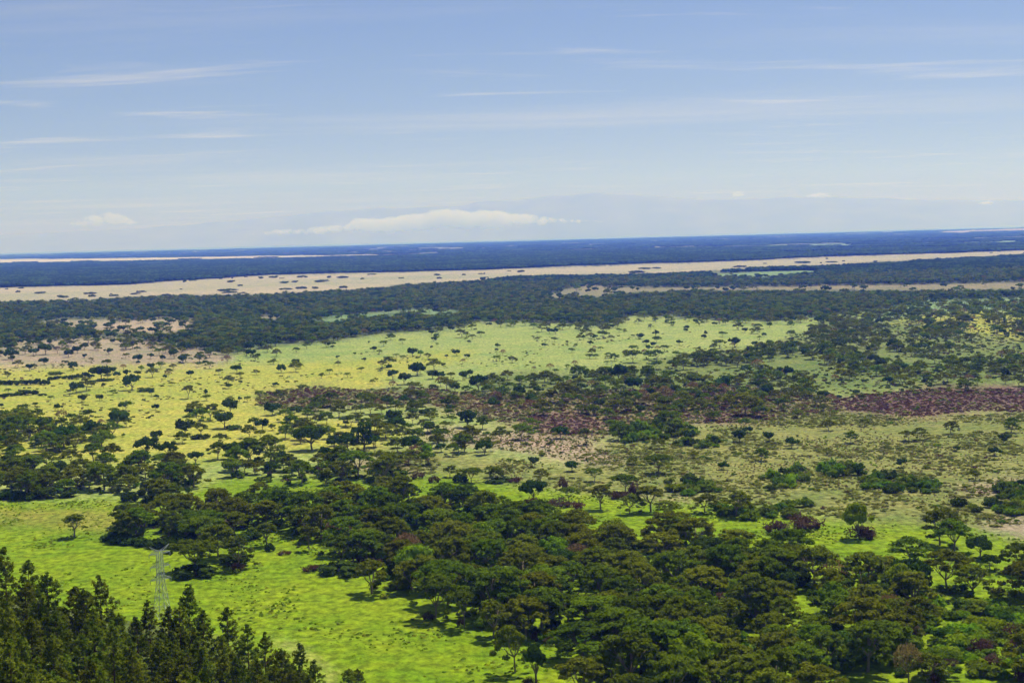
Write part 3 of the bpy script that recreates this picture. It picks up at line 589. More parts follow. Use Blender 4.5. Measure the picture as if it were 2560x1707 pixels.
HERO = [
    (186, 1342, 52, 'v', 'lone slender acacia standing on the open meadow at far left'),
    (486, 1428, 122, 'f', 'wide umbrella acacia beside the steel pylon with a dark bush at its foot'),
    (596, 1422, 76, 'u', 'open branched acacia right of the wide umbrella acacia by the pylon'),
    (545, 1392, 95, 'u', 'acacia half hidden behind the pair beside the pylon'),
    (852, 1412, 98, 'g', 'multi stemmed dark acacia on the meadow edge with a long bush below'),
    (929, 1484, 95, 'u', 'pale twin trunked acacia leaning out at the meadow edge'),
    (1089, 1544, 117, 'g', 'tall two tiered acacia at the tip of the belt over the meadow'),
    (1161, 1567, 79, 'f', 'small umbrella acacia stepping down the meadow edge beside a brown bush'),
    (1234, 1594, 87, 'u', 'light green acacia with two thin trunks on the meadow edge'),
    (773, 1375, 40, 'v', 'thin upright acacia alone in the grass gap left of the multi stemmed one'),
    (667, 1362, 48, 'v', 'thin acacia above a small dark bush at the clump edge'),
    (1050, 1458, 95, 'b', 'brightest green leafy tree in the near belt behind the meadow edge'),
    (803, 1346, 72, 'u', 'acacia behind the thin upright one at the grass gap'),
    (918, 1386, 68, 'u', 'umbrella acacia just right of the multi stemmed dark acacia'),
    (972, 1402, 79, 'g', 'dark flat acacia left of the brightest green tree'),
    (1288, 1680, 82, 'u', 'tall acacia with straight pale trunk at the lower end of the meadow'),
    (1341, 1712, 53, 't', 'small egg shaped dark tree on the meadow at the bottom edge'),
    (1457, 1643, 133, 'g', 'broad green acacia over the grass pocket at the bottom'),
    (1460, 1708, 87, 'u', 'low olive acacia below the broad green one at the bottom'),
    (1530, 1705, 95, 'g', 'flat dark acacia at the bottom edge right of the grass pocket'),
    (1646, 1634, 105, 'u', 'olive acacia with forked pale trunk in the middle of the lower belt'),
    (1705, 1626, 95, 'u', 'upright olive acacia just right of the forked pale trunk'),
    (1748, 1708, 110, 'b', 'yellowish green spreading tree at the bottom of the belt'),
    (1835, 1702, 112, 'u', 'olive acacia with a brownish crown at the bottom edge'),
    (1815, 1592, 87, 'v', 'creeper draped olive tree with a bare leaning trunk'),
    (1701, 1436, 67, 'f', 'small yellowish umbrella acacia inside the belt'),
    (1652, 1404, 110, 'u', 'domed acacia with visible thin trunk near the top of the belt'),
    (1705, 1334, 70, 'u', 'acacia on the edge of the small grass gap above the belt'),
    (1427, 1482, 90, 'g', 'dark spreading acacia in the belt above the grass pocket'),
    (1344, 1524, 128, 'u', 'very broad olive acacia dome in the left part of the belt'),
    (1465, 1550, 80, 'u', 'narrow acacia with a thin pale stem above the broad green one'),
    (2170, 1678, 133, 'g', 'large domed acacia with straight pale trunk in the lower right'),
    (2272, 1712, 70, 'd', 'reddish half dead tree with pale trunk at the lower right edge of the frame'),
    (2275, 1600, 68, 'u', 'acacia with bare thin trunk above the reddish half dead tree'),
    (2213, 1470, 122, 'u', 'wide olive acacia at the upper rim of the right hand belt'),
    (2277, 1412, 100, 'g', 'airy dark umbrella acacia against the green clearing at right'),
    (2149, 1346, 66, 'b', 'leafy tree growing out of a purple brown thicket on the right clearing'),
    (2350, 1362, 105, 'u', 'first of three dark acacias slanting down the right clearing'),
    (2385, 1378, 90, 'g', 'middle of three dark acacias slanting down the right clearing'),
    (2450, 1394, 60, 'D', 'last and darkest of three trees slanting down the right clearing'),
    (2552, 1432, 84, 'g', 'dark acacia cut by the right frame edge on the clearing'),
    (2475, 1424, 42, 'D', 'dark ball shaped tree below the slanting three'),
    (2076, 1672, 88, 'g', 'dark acacia with forked trunk left of the large domed one'),
    (1952, 1658, 92, 'g', 'green acacia with a shaded trunk at the bottom left of the lower right group'),
    (1563, 1232, 73, 'f', 'flat layered dark acacia above purple bushes at the belt top'),
    (1646, 1184, 64, 'f', 'pale flat acacia in the straw grass behind the leafy bushes'),
    (1627, 1279, 63, 'v', 'tall acacia with a clear bare trunk on the green strip'),
    (1502, 1273, 52, 'v', 'small open acacia on the green strip left of the bare trunked one'),
    (1574, 1284, 60, 'u', 'loose crowned acacia on the green strip between two others'),
    (1669, 1301, 68, 'v', 'fan shaped light acacia at the right end of the green strip'),
    (1422, 1254, 50, 'f', 'small dark umbrella acacia above purple bushes'),
    (1334, 1254, 62, 'D', 'dark bushy tree at the left end of the purple bushes'),
    (1762, 1281, 60, 'u', 'acacia at the left end of the bushes bordering the green strip'),
    (1841, 1290, 75, 'u', 'acacia with thin trunk among bushes right of the green strip'),
    (1178, 1206, 52, 'f', 'pale trunked umbrella acacia on the green strip left of centre'),
    (1243, 1203, 44, 'u', 'round acacia over a long dark bush on the green strip'),
    (817, 1212, 32, 'v', 'small upright acacia over light green grass left of centre'),
    (780, 1124, 76, 'D', 'very dark long crowned tree on the yellow plain'),
    (836, 1127, 45, 'D', 'dark tree in the middle of the dark row on the yellow plain'),
    (869, 1130, 52, 'D', 'dark tree at the right of the dark row on the yellow plain'),
    (911, 1124, 40, 'e', 'tiered candelabra tree beside the dark row on the yellow plain'),
    (938, 1116, 36, 'v', 'olive open tree next to the tiered candelabra tree'),
    (668, 1127, 36, 'v', 'brownish open tree at the left of the dark row'),
    (1212, 1136, 40, 'D', 'dark round tree at the edge of the pink grass'),
    (1400, 1096, 38, 'D', 'solitary very dark tree on the pink grass'),
    (1430, 1178, 32, 'D', 'small very dark tree in the straw coloured scrub'),
    (1352, 1204, 40, 'u', 'dark topped acacia left of the small dark tree in scrub'),
    (1487, 1203, 45, 'f', 'umbrella acacia right of the small dark tree in scrub'),
    (1304, 1098, 52, 'f', 'wide umbrella acacia at the left edge of the pink grass'),
    (1325, 1072, 38, 'f', 'umbrella acacia behind the wide one beside pink grass'),
    (1465, 1111, 34, 'v', 'thin open acacia on the pink grass right of the dark one'),
    (1170, 1068, 52, 'D', 'dark spreading tree above pink grass left of centre'),
    (2144, 1186, 34, 'D', 'dark little tree over bushes in the right hand scrub'),
    (2300, 1098, 36, 'u', 'single acacia in the upper right scrub'),
    (2377, 1084, 38, 'u', 'second acacia in the upper right scrub'),
    (1965, 945, 33, 'D', 'solitary black green tree at the maroon scrub'),
    (253, 950, 40, 'D', 'large dark round tree on the yellow plain at left'),
    (330, 975, 41, 'D', 'darkest wide tree on the yellow plain with a dark patch beneath'),
    (391, 1104, 32, 'D', 'small round tree with trunk on the lower yellow plain'),
    (470, 996, 27, 'v', 'vase shaped dark tree on the yellow plain'),
    (1043, 938, 36, 'D', 'big dark tree on the pale grass at centre'),
    (2098, 1190, 30, 'b', 'leafy tree among bushes in the right hand scrub'),
]
for h in HERO: tree_px(*h)
# smaller trees of the middle distance: (origin of the reading, list of x, y, width in its enlarged pixels, kind)
MID = [((0, 860), '165,215,80,u 275,245,70,D 405,190,75,D 612,185,35,D 675,240,85,D 1035,270,70,D 978,205,85,f 1165,300,70,D 1265,290,50,D 1300,250,50,b 1400,305,110,u 1385,240,70,D 1475,225,85,f 1545,300,65,d 1750,305,70,D 2100,370,100,u 2175,265,85,D 2205,320,85,u 700,450,110,D 795,430,140,u 948,405,30,t 915,520,60,D 1390,470,55,D 1437,505,45,D 1888,470,35,t 2200,530,35,t 2270,530,50,v 1155,610,115,f 1430,605,60,D 1790,660,120,v 1755,600,50,D 1970,590,40,v 2115,640,150,D 215,630,105,f 325,575,55,f 70,690,110,f 180,690,140,f 340,690,120,g 425,765,110,d 570,715,130,d 650,730,110,g 815,710,130,g 930,750,80,d 1080,760,160,D 1160,760,100,u 1035,850,160,g 560,790,140,g 740,790,160,u 860,870,180,D 120,850,230,g 60,840,150,D 400,860,210,g 585,950,230,D 430,1010,240,g 140,960,160,u 1725,720,85,g 1840,740,180,g 1930,700,180,u 2060,770,170,D 1700,830,160,D 1845,840,150,u 1675,910,130,g 2045,930,105,v 2330,760,110,g 1350,1030,200,D 1545,1040,160,D 1795,1100,130,D 2000,1060,190,g 2130,1050,170,D 860,1080,200,g 1030,1060,130,v 650,1110,170,u 1025,990,80,d 100,140,110,D 330,100,70,D 420,95,110,D 630,120,80,D 710,85,75,D 1000,95,65,D 1270,165,80,D 1385,135,60,D 1600,130,90,D 1680,175,80,D 2085,175,90,d 1925,225,60,v 1825,210,65,f 2300,120,80,D'),
       ((640, 800), '665,250,60,D 370,300,65,f 465,265,70,f 190,335,65,v 20,345,45,D 130,410,50,f 230,485,90,D 365,415,65,D 365,475,90,v 410,445,60,f 675,495,65,f 840,525,60,f 963,475,60,f 1160,445,75,v 1215,430,90,v 1350,365,60,f 1510,330,55,b 1437,330,85,D 1580,360,75,u 1843,330,70,D 1900,400,55,d 1345,215,65,f 1610,140,55,D 1660,185,50,f 1890,160,100,u 1990,175,60,f 2065,155,75,f 1635,460,100,v 1620,540,90,D 1700,540,80,D 1790,545,90,u 1255,545,100,D 1360,590,120,D 1255,625,90,d 1695,610,110,d 1900,550,90,D 1960,530,80,D 2040,650,160,D 2170,600,140,u 430,665,100,f 150,870,135,D 165,770,65,u 210,730,80,v 395,840,60,D 475,860,95,f 570,830,170,g 680,790,160,g 780,830,120,u 915,850,85,u 1050,860,130,u 1205,800,120,D 1280,830,120,g 1435,850,110,g 1600,910,130,g 820,970,110,g 940,930,100,u 1000,1020,150,g 1090,960,130,u 1270,960,150,D 1290,1020,160,D 1440,950,120,u 1520,990,100,u 60,1010,110,D 150,1010,70,g 280,930,140,g 330,1020,180,g 430,1030,160,u 270,1090,160,g 650,960,150,g 560,960,110,u 1750,1010,110,u 1800,940,90,f 2080,1000,140,g 2250,1110,160,u 1690,1100,150,f 1885,1130,140,u 1340,1110,170,u 1500,1060,90,g 1700,1210,100,D 1860,1210,130,u 1430,1220,190,D 1300,1220,180,u 1560,1260,120,b 640,1510,110,D 1580,1330,130,b 1130,1330,180,u 1240,1320,150,u 1400,1330,170,u 1520,720,90,g 1580,740,110,d 1740,790,80,D 1960,760,100,d 2200,740,120,d 2180,1440,140,u 1780,1440,130,u'),
       ((1280, 800), '345,125,55,D 398,130,65,D 655,180,30,t 755,180,55,D 840,170,100,f 910,185,60,u 985,115,55,f 1180,175,65,D 1320,155,45,t 1328,210,85,f 1777,145,30,t 1935,155,70,f 2205,125,65,u 2250,125,80,u 1115,295,90,f 1400,290,85,f 1335,280,55,d 1045,330,70,u 713,355,65,f 768,355,60,f 882,350,65,g 940,375,85,g 1110,390,160,f 1255,360,100,g 1330,370,120,g 1510,340,75,f 1320,455,115,f 1475,445,105,f 1550,405,70,f 1700,420,150,g 1790,410,150,g 1960,420,100,f 1905,260,110,f 2045,250,100,D 2225,240,55,D 585,250,35,b 390,200,60,f 812,280,50,f 400,490,60,f 350,460,80,d 512,450,55,g 590,500,110,g 630,560,170,g 300,570,120,u 410,620,130,g 220,610,160,u 80,580,90,g 610,640,150,u 730,640,110,d 980,560,170,D 1090,540,150,g 850,540,140,g 1240,560,150,g 1110,660,150,D 1400,620,140,g 1660,600,130,g 1780,600,130,u 1930,640,130,D 1230,670,110,d 1200,720,110,d 1440,730,130,d 1830,690,120,d 460,750,230,u 740,790,100,u 610,850,90,g 690,860,110,u 1070,830,120,u 1520,840,120,g 1380,880,150,u 1500,930,120,g 1870,800,130,u 1990,810,150,u 2140,870,250,u 2250,880,170,u 1010,980,70,D 920,1010,120,g 900,900,90,g 1420,1000,190,g 1480,1060,190,g 1000,1100,200,g 1350,1180,120,u 2130,990,120,f 2090,1120,130,D')]
KINDPX = {}
for (ox, oy), txt in MID:
    for w in txt.split():
        a, b_, c_, k = w.split(','); tree_px(ox + float(a) / 3.672, oy + float(b_) / 3.672, float(c_) / 3.672, k)

# ------------------------------------------------------------------ scattered growth
def inside_all(px, py, inc, exc=()):
    r = np.zeros(px.shape, bool)
    for p in inc: r |= inpoly(px, py, p)
    for p in exc: r &= ~inpoly(px, py, p)
    return r
def scatter(inc, exc, spacing, seed, dmin, dmax, half=0.50, fn=None):
    """jittered hexagonal points on the plain, inside outlines"""
    rg = np.random.default_rng(seed)
    ys = np.arange(dmin, dmax, spacing * 0.87); X = []; Y = []
    for i, y in enumerate(ys):
        n = int(2 * half * y / spacing) + 1
        X.append((np.arange(n) - n / 2 + 0.5 * (i % 2)) * spacing); Y.append(np.full(n, y))
    X = np.concatenate(X); Y = np.concatenate(Y)
    X = X + rg.uniform(-.42, .42, X.size) * spacing; Y = Y + rg.uniform(-.42, .42, X.size) * spacing
    px, py, dd = project(X, Y, 0 * X)
    k = inside_all(px, py, inc, exc) if inc is not None else np.ones(X.shape, bool)
    if fn is not None: k &= fn(X, Y, px, py, rg)
    return X[k], Y[k]
P1 = [(700, 1330), (640, 1338), (560, 1345), (640, 1300), (690, 1300), (760, 1290), (900, 1290), (1000, 1285), (1120, 1285), (1230, 1290), (1370, 1335), (1500, 1355), (1640, 1365), (1760, 1372), (1880, 1400), (2000, 1430), (2200, 1445), (2330, 1455), (2440, 1475), (2560, 1500), (2900, 1540), (2900, 1790), (1450, 1790), (1440, 1660), (1400, 1610), (1290, 1590), (1200, 1560), (1120, 1525), (1060, 1490), (960, 1462), (900, 1425), (830, 1385), (740, 1345)]
P1X = [[(2060, 1700), (2130, 1674), (2240, 1690), (2240, 1790), (2060, 1790)], [(2330, 1705), (2560, 1695), (2600, 1790), (2330, 1790)], [(2300, 1520), (2420, 1500), (2560, 1500), (2640, 1560), (2640, 1670), (2450, 1690), (2320, 1640)],
       [(1540, 1395), (1600, 1380), (1620, 1420), (1560, 1430)]]
P2 = [(270, 1338), (300, 1350), (400, 1358), (520, 1362), (600, 1346), (700, 1330), (700, 1300), (640, 1288), (560, 1300), (470, 1296), (390, 1292), (330, 1312)]
P3 = [(-300, 1150), (-40, 1145), (60, 1150), (150, 1182), (230, 1176), (300, 1166), (400, 1168), (480, 1182), (500, 1200), (470, 1250), (430, 1262), (354, 1250), (245, 1237), (130, 1240), (60, 1246), (-40, 1250), (-300, 1255)]
P4 = [(560, 1172), (640, 1150), (720, 1160), (860, 1165), (960, 1170), (1010, 1190), (1000, 1215), (900, 1205), (700, 1210), (580, 1195)]
P5 = [(560, 1255), (640, 1262), (720, 1268), (880, 1262), (960, 1235), (1060, 1245), (1180, 1262), (1290, 1275), (1230, 1292), (900, 1292), (640, 1300), (560, 1300), (500, 1285)]
near_w = np.array([d for d in (0,)])
def add_fill(poly, exc, sp, seed, mix, dmin, dmax, szr, half=.5, hero_gap=0.62):
    X, Y = scatter(poly, exc, sp, seed, dmin, dmax, half)
    rg = np.random.default_rng(seed + 1); ks = list(mix); pr = np.array([mix[k] for k in ks]); pr /= pr.sum()
    hx = np.array([t[0] for t in TREES]); hy = np.array([t[1] for t in TREES]); hr = np.array([t[2] * CROWN_R[t[4]] for t in TREES])
    for x, y in zip(X, Y):
        if np.any(np.hypot(hx - x, hy - y) < hr * hero_gap + 2.0): continue
        k = ks[int(rg.choice(len(ks), p=pr))]; s = rg.uniform(*szr)
        r = s * CROWN_R[k]; TREES.append([x, y, s, s * rg.uniform(.92, 1.22), k, None, 2 * r * F0 / math.hypot(x, y)])
MIX = dict(u=.48, g=.29, f=.08, D=.06, b=.05, d=.01, v=.03)
add_fill([P1], P1X, 13.0, 101, MIX, 330, 900, (.66, 1.18))
add_fill([P2], [], 13.0, 103, MIX, 480, 1200, (.72, 1.15))
add_fill([P3, P4, P5], [], 15.5, 105, MIX, 480, 1200, (.60, 1.08))
G1 = [(-120, 1062), (40, 1048), (110, 1080), (210, 1092), (300, 1112), (220, 1130), (60, 1135), (-120, 1150)]
G2 = [(560, 1095), (700, 1080), (860, 1065), (1000, 1060), (1130, 1090), (1250, 1120), (1290, 1150), (1180, 1165), (1050, 1150), (900, 1130), (760, 1110)]
add_fill([G1], [], 15, 107, MIX, 700, 1300, (.6, .95))
# right hand open woodland, and the open fringe of the far woods
K1 = [(1700, 905), (1790, 885), (1920, 872), (1985, 840), (2080, 815), (2200, 812), (2330, 815), (2560, 815), (2900, 815), (2900, 930), (2560, 945), (2300, 940), (2090, 950), (1900, 960), (1750, 955), (1640, 950), (1500, 955), (1420, 945), (1500, 930), (1600, 935)]
K2 = [(1900, 955), (2560, 935), (2900, 930), (2900, 975), (2560, 978), (2300, 985), (2060, 1000), (1900, 1010), (1700, 1040), (1500, 1030), (1300, 1010), (1200, 985), (1400, 975), (1640, 965)]
def patchy(th, sc, s):
    def f(X, Y, px, py, rg): return fbm(X / sc, Y / (sc * 1.6), s) > th + rg.uniform(-.12, .12, X.shape)
    return f
MIXR = dict(u=.5, g=.3, D=.1, f=.05, d=.05)
def stuff_trees(inc, exc, sp, seed, mix, dmin, dmax, szr, fn=None, half=.5, out=None):
    X, Y = scatter(inc, exc, sp, seed, dmin, dmax, half, fn)
    rg = np.random.default_rng(seed + 1); ks = list(mix); pr = np.array([mix[k] for k in ks]); pr /= pr.sum()
    kk = rg.choice(len(ks), size=len(X), p=pr)
    return [(x, y, rg.uniform(*szr), ks[k]) for x, y, k in zip(X, Y, kk)]
SMALL = []
SMALL += stuff_trees([[(-200, 900), (600, 890), (1000, 845), (1500, 830), (2000, 815), (1950, 850), (1750, 880), (1500, 915), (1000, 960), (700, 985), (600, 1040), (-200, 1040)]], [], 62.0, 221, dict(u=.35, f=.2, D=.35, d=.10), 900, 1900, (.28, .6))
K3 = [(1010, 975), (1150, 965), (1300, 935), (1500, 940), (1700, 950), (1900, 965), (2080, 985), (2100, 1030), (1900, 1060), (1700, 1065), (1560, 1075), (1480, 1070), (1380, 1045), (1260, 1050), (1160, 1085), (1040, 1050), (900, 1040), (760, 1050), (700, 1030), (860, 1010)]
SMALL += stuff_trees([K3], [], 25.0, 215, dict(u=.40, g=.30, D=.18, d=.08, f=.04), 800, 1400, (.45, .85), patchy(-.25, 45, 65))
SMALL += stuff_trees([G2], [], 21.0, 217, dict(u=.45, g=.35, D=.17, d=.03), 700, 1200, (.5, .85), patchy(-.2, 45, 66))
SMALL += stuff_trees([[(1380, 1090), (1560, 1085), (1800, 1070), (2560, 1050), (2700, 1050), (2700, 1230), (2300, 1200), (1900, 1180), (1500, 1190), (1300, 1180)]], [], 46.0, 219, dict(u=.5, g=.2, D=.3), 560, 1100, (.35, .62))
SMALL += stuff_trees([K1], [], 15.5, 201, MIXR, 1000, 2600, (.5, .92), patchy(.02, 42, 61))
SMALL += stuff_trees([K2], [], 18.0, 203, dict(u=.5, g=.2, D=.12, d=.18), 800, 1500, (.45, .8), patchy(-.02, 40, 63))
# continuous woods between the far grassland and the pale meadow
def wood_fn(X, Y, px, py, rg):
    n = fbm(X / 120, Y / 200, 71); py2 = py - n * 5
    hp = 9.0 * F0 / Y
    k = (py2 - hp > L(D_BOT, px) - 1) & (py2 < L(E_BOT, px) - 2)
    sp_ = rg.random(X.shape) > .10
    n3 = fbm(X / 45, Y / 60, 72)
    for c in CLEAR:
        for p in CLEAR[c]: 
            w_ = 0.45 if c == 'oliveband' else 1.0; hit = np.zeros(px.shape, bool)
            for fr_ in (0, .35, .7, 1.0): hit |= inpoly(px + (n * 16 + n3 * 10) * w_, py2 + n3 * 3 * w_ + n * 5 * (1 - w_) - hp * fr_, p)
            k &= ~(hit & (sp_ | ((c == 'oliveband') & (px > 1560) & (rg.random(px.shape) < .7))))
    return k & ((n3 < .42) | (rg.random(X.shape) < .3)) & ((fbm(X / 150, Y / 300, 75) < .36) | (rg.random(X.shape) < .35))
MIXW = dict(u=.20, g=.20, D=.585, d=.015)  # extra dark crowns put cloud shade into the colour of the woods
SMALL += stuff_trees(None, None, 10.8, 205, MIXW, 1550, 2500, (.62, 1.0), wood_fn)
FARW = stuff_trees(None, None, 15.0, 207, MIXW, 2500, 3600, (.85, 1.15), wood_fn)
# scattered trees in the left clearings and along wood edges
def edge_fn(X, Y, px, py, rg):
    dlt = py - L(E_BOT, px); return (dlt > -4) & (dlt < 30) & (rg.random(X.shape) < np.clip(.45 - dlt / 60, .04, .5) * np.where((px > 640) & (px < 1150), .25, 1))
SMALL += stuff_trees(None, None, 17.0, 209, MIXR, 1300, 2400, (.5, .9), edge_fn)
R2 = [(1950, 805), (2560, 762), (2900, 750), (2900, 812), (2560, 812), (2100, 815)]
SMALL += stuff_trees([R2], [], 26, 213, MIXR, 1300, 2600, (.7, 1.1))

# forest far off: clumps of crowns, spaced wider with distance
def clump_points(seed):
    rg = np.random.default_rng(seed); out = []
    d = 3500.0
    while d < 33000:
        s = d / 105.0; n = int(1.0 * d / s) + 1
        X = (np.arange(n) - n / 2 + rg.uniform(-.5, .5)) * s + rg.uniform(-.35, .35, n) * s; Y = d + rg.uniform(-.5, .5, n) * s
        px, py, dd = project(X, Y, 0 * X); n1 = fbm(X / 260, Y / 420, 81)
        py2 = py - n1 * np.clip((py - yh(px)) * .05, .3, 4); px2 = px + n1 * 14
        hp = 9.0 * F0 / d
        k = (py2 < L(C_BOT, px)) & (py2 - hp > L(C_TOP, px))
        k |= (py2 - hp > L(D_BOT, px) - .5) & (py2 < L(E_BOT, px))
        for c in CLEAR:
            for p in CLEAR[c]:
                for fr_ in (0, .35, .7, 1.0): k &= ~inpoly(px2, (py if c == 'oliveband' else py2) - hp * fr_, p)
        k &= ~(inpoly(px2, py2, FARGRASS) & (rg.random(n) > .15))
        sparse = (py2 - hp <= L(C_TOP, px)) & (py2 < L(C_TOP, px)) & (rg.random(n) < .10 + .25 * (fbm(X / 1500, Y / 2500, 97) > .1)) & ~inpoly(px2, py2, CREAM) & ~inpoly(px2, py2, CREAM2)
        gap = (fbm(X / 700, Y / 1500, 91) > .34) & (px > 900) & (d > 7000)
        k = (k & ~gap) | sparse
        for x, y in zip(X[k], Y[k]): out.append((x, y, s / 32.0))
        d += s * .55
    return out
CLUMPS = clump_points(301)
# bush islands on the far tan grassland
def tan_fn(X, Y, px, py, rg):
    k = (py > L(C_BOT, px) + 3) & (py < L(D_BOT, px) - 3)
    return k & (fbm(X / 300, Y / 700, 95) > .22) & (rg.random(X.shape) < .08)
TANB = [(x, y) for x, y in zip(*scatter(None, None, 38, 303, 3000, 6500, .5, tan_fn))]

# ------------------------------------------------------------------ point instancing for growth too dense to count
def proto_obj(name, me):
    return bpy.data.objects.new(name, me)          # source only, never placed in the scene itself
def joined(t, c, name, leaf):
    mb = MB()
    mb.v = t.v + c.v; mb.f = list(t.f) + [tuple(i + t.n for i in q) for q in c.f]; mb.m = [1] * len(t.f) + [0] * len(c.f); mb.n = t.n + c.n
    return mb.mesh(name, [M[leaf], M['bark']])
def instancer(name, pts, protos, label, cat):
    """pts: list of (x, y, z, rot, sx, sz, proto index)"""
    a = np.array(pts, float); n = len(a)
    me = bpy.data.meshes.new(name); me.vertices.add(n); me.vertices.foreach_set('co', a[:, :3].ravel())
    at = me.attributes.new('turn', 'FLOAT_VECTOR', 'POINT'); at.data.foreach_set('vector', np.stack([a[:, 3] * 0, a[:, 3] * 0, a[:, 3]], -1).ravel())
    at = me.attributes.new('size', 'FLOAT_VECTOR', 'POINT'); at.data.foreach_set('vector', np.stack([a[:, 4], a[:, 4], a[:, 5]], -1).ravel())
    at = me.attributes.new('which', 'INT', 'POINT'); at.data.foreach_set('value', a[:, 6].astype(np.int32))
    o = link(bpy.data.objects.new(name, me)); tag(o, label, cat, None, 'stuff')
    ng = bpy.data.node_groups.new(name, 'GeometryNodeTree')
    ng.interface.new_socket('Geometry', in_out='INPUT', socket_type='NodeSocketGeometry'); ng.interface.new_socket('Geometry', in_out='OUTPUT', socket_type='NodeSocketGeometry')
    N, K = ng.nodes, ng.links
    gi = N.new('NodeGroupInput'); go = N.new('NodeGroupOutput'); jn = N.new('GeometryNodeJoinGeometry')
    def attr(nm, typ):
        q = N.new('GeometryNodeInputNamedAttribute'); q.data_type = typ; q.inputs['Name'].default_value = nm; return q
    r, s, w = attr('turn', 'FLOAT_VECTOR'), attr('size', 'FLOAT_VECTOR'), attr('which', 'INT')
    for i, p in enumerate(protos):
        oi = N.new('GeometryNodeObjectInfo'); oi.inputs['Object'].default_value = p; oi.inputs['As Instance'].default_value = False
        cp = N.new('FunctionNodeCompare'); cp.data_type = 'INT'; cp.operation = 'EQUAL'
        ia = [x for x in cp.inputs if x.enabled and x.type == 'INT']
        K.new(w.outputs[0], ia[0]); ia[1].default_value = i
        ip = N.new('GeometryNodeInstanceOnPoints')
        K.new(gi.outputs[0], ip.inputs['Points']); K.new(cp.outputs[0], ip.inputs['Selection']); K.new(oi.outputs['Geometry'], ip.inputs['Instance'])
        K.new(r.outputs[0], ip.inputs['Rotation']); K.new(s.outputs[0], ip.inputs['Scale'])
        K.new(ip.outputs[0], jn.inputs[0])
    K.new(jn.outputs[0], go.inputs[0])
    md = o.modifiers.new('growth', 'NODES'); md.node_group = ng
    return o

LOWP = {}; LOWL = []
for k, fn, leaf, n, kw in (('u', acacia, 'olive', 3, {}), ('g', acacia, 'green', 3, dict(R=7.2, H=11)), ('f', acacia, 'green', 2, dict(style='flat', R=8, H=10.5)), ('D', broadleaf, 'dark', 2, dict(R=5.6, H=8.6)), ('d', dry_tree, 'dry', 2, {})):
    LOWP[k] = []
    for i in range(n):
        t, c = fn(seed=700 + len(LOWL) * 7, lod=2 if k != 'd' else 1, **kw); LOWP[k].append(len(LOWL)); LOWL.append(proto_obj('tree_source', joined(t, c, 'tree_source', leaf)))
MIDP = {}; MIDL = []
for k, fn, leaf, n, kw in (('u', acacia, 'olive', 3, {}), ('g', acacia, 'green', 3, dict(R=7.2, H=11)), ('f', acacia, 'green', 2, dict(style='flat', R=8, H=10.5)), ('D', broadleaf, 'dark', 3, dict(R=5.6, H=8.6)), ('d', dry_tree, 'dry', 2, {})):
    MIDP[k] = []
    for i in range(n):
        t, c = fn(seed=900 + len(MIDL) * 7, lod=1, **kw); MIDP[k].append(len(MIDL)); MIDL.append(proto_obj('tree_source', joined(t, c, 'tree_source', leaf)))
def rowpts(lst, table, sx=1.0, sz=1.0):
    out = []
    for x, y, s, k in lst: out.append((x, y, 0, random.uniform(0, 6.28), s * sx, s * sz * random.uniform(.85, 1.15), random.choice(table[k])))
    return out
instancer('open_woodland', rowpts([t for t in SMALL if t[1] < 1750], MIDP), MIDL, 'open mixed woodland of small acacias over grass at the right and along the far wood edge', 'woodland')
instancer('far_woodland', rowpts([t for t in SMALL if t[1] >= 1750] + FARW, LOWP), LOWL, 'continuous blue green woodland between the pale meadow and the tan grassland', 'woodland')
def clump(seed, lf, n=26, R=26.0):
    rg = np.random.default_rng(seed); mb = MB()
    for k in range(n):
        a = k * 2.4 + rg.uniform(-.4, .4); r = R * math.sqrt((k + .5) / n); h = rg.uniform(6.5, 11.5); w = rg.uniform(4.5, 7.5)
        mb.blob((r * math.cos(a), r * math.sin(a), h * .62), (w, w, h * .42), rg)
    return mb.mesh('clump_source', [M[lf]])
CL = [proto_obj('clump_source', clump(40 + i, lf)) for i, lf in enumerate(('far', 'dark', 'far', 'dark', 'far'))]  # dark leaf colours stand in for cloud shadow on the distant forest
instancer('distant_forest', [(x, y, 0, random.uniform(0, 6.28), s, random.uniform(.85, 1.2), random.randrange(5)) for x, y, s in CLUMPS], CL, 'distant dark blue forest bands stretching across the plain below the horizon', 'forest')
instancer('bush_islands', [(x, y, -3.2, random.uniform(0, 6.28), random.uniform(.12, .45), random.uniform(.5, .75), random.randrange(5)) for x, y in TANB], CL, 'small dark bush islands dotted over the far tan grassland', 'bushes')

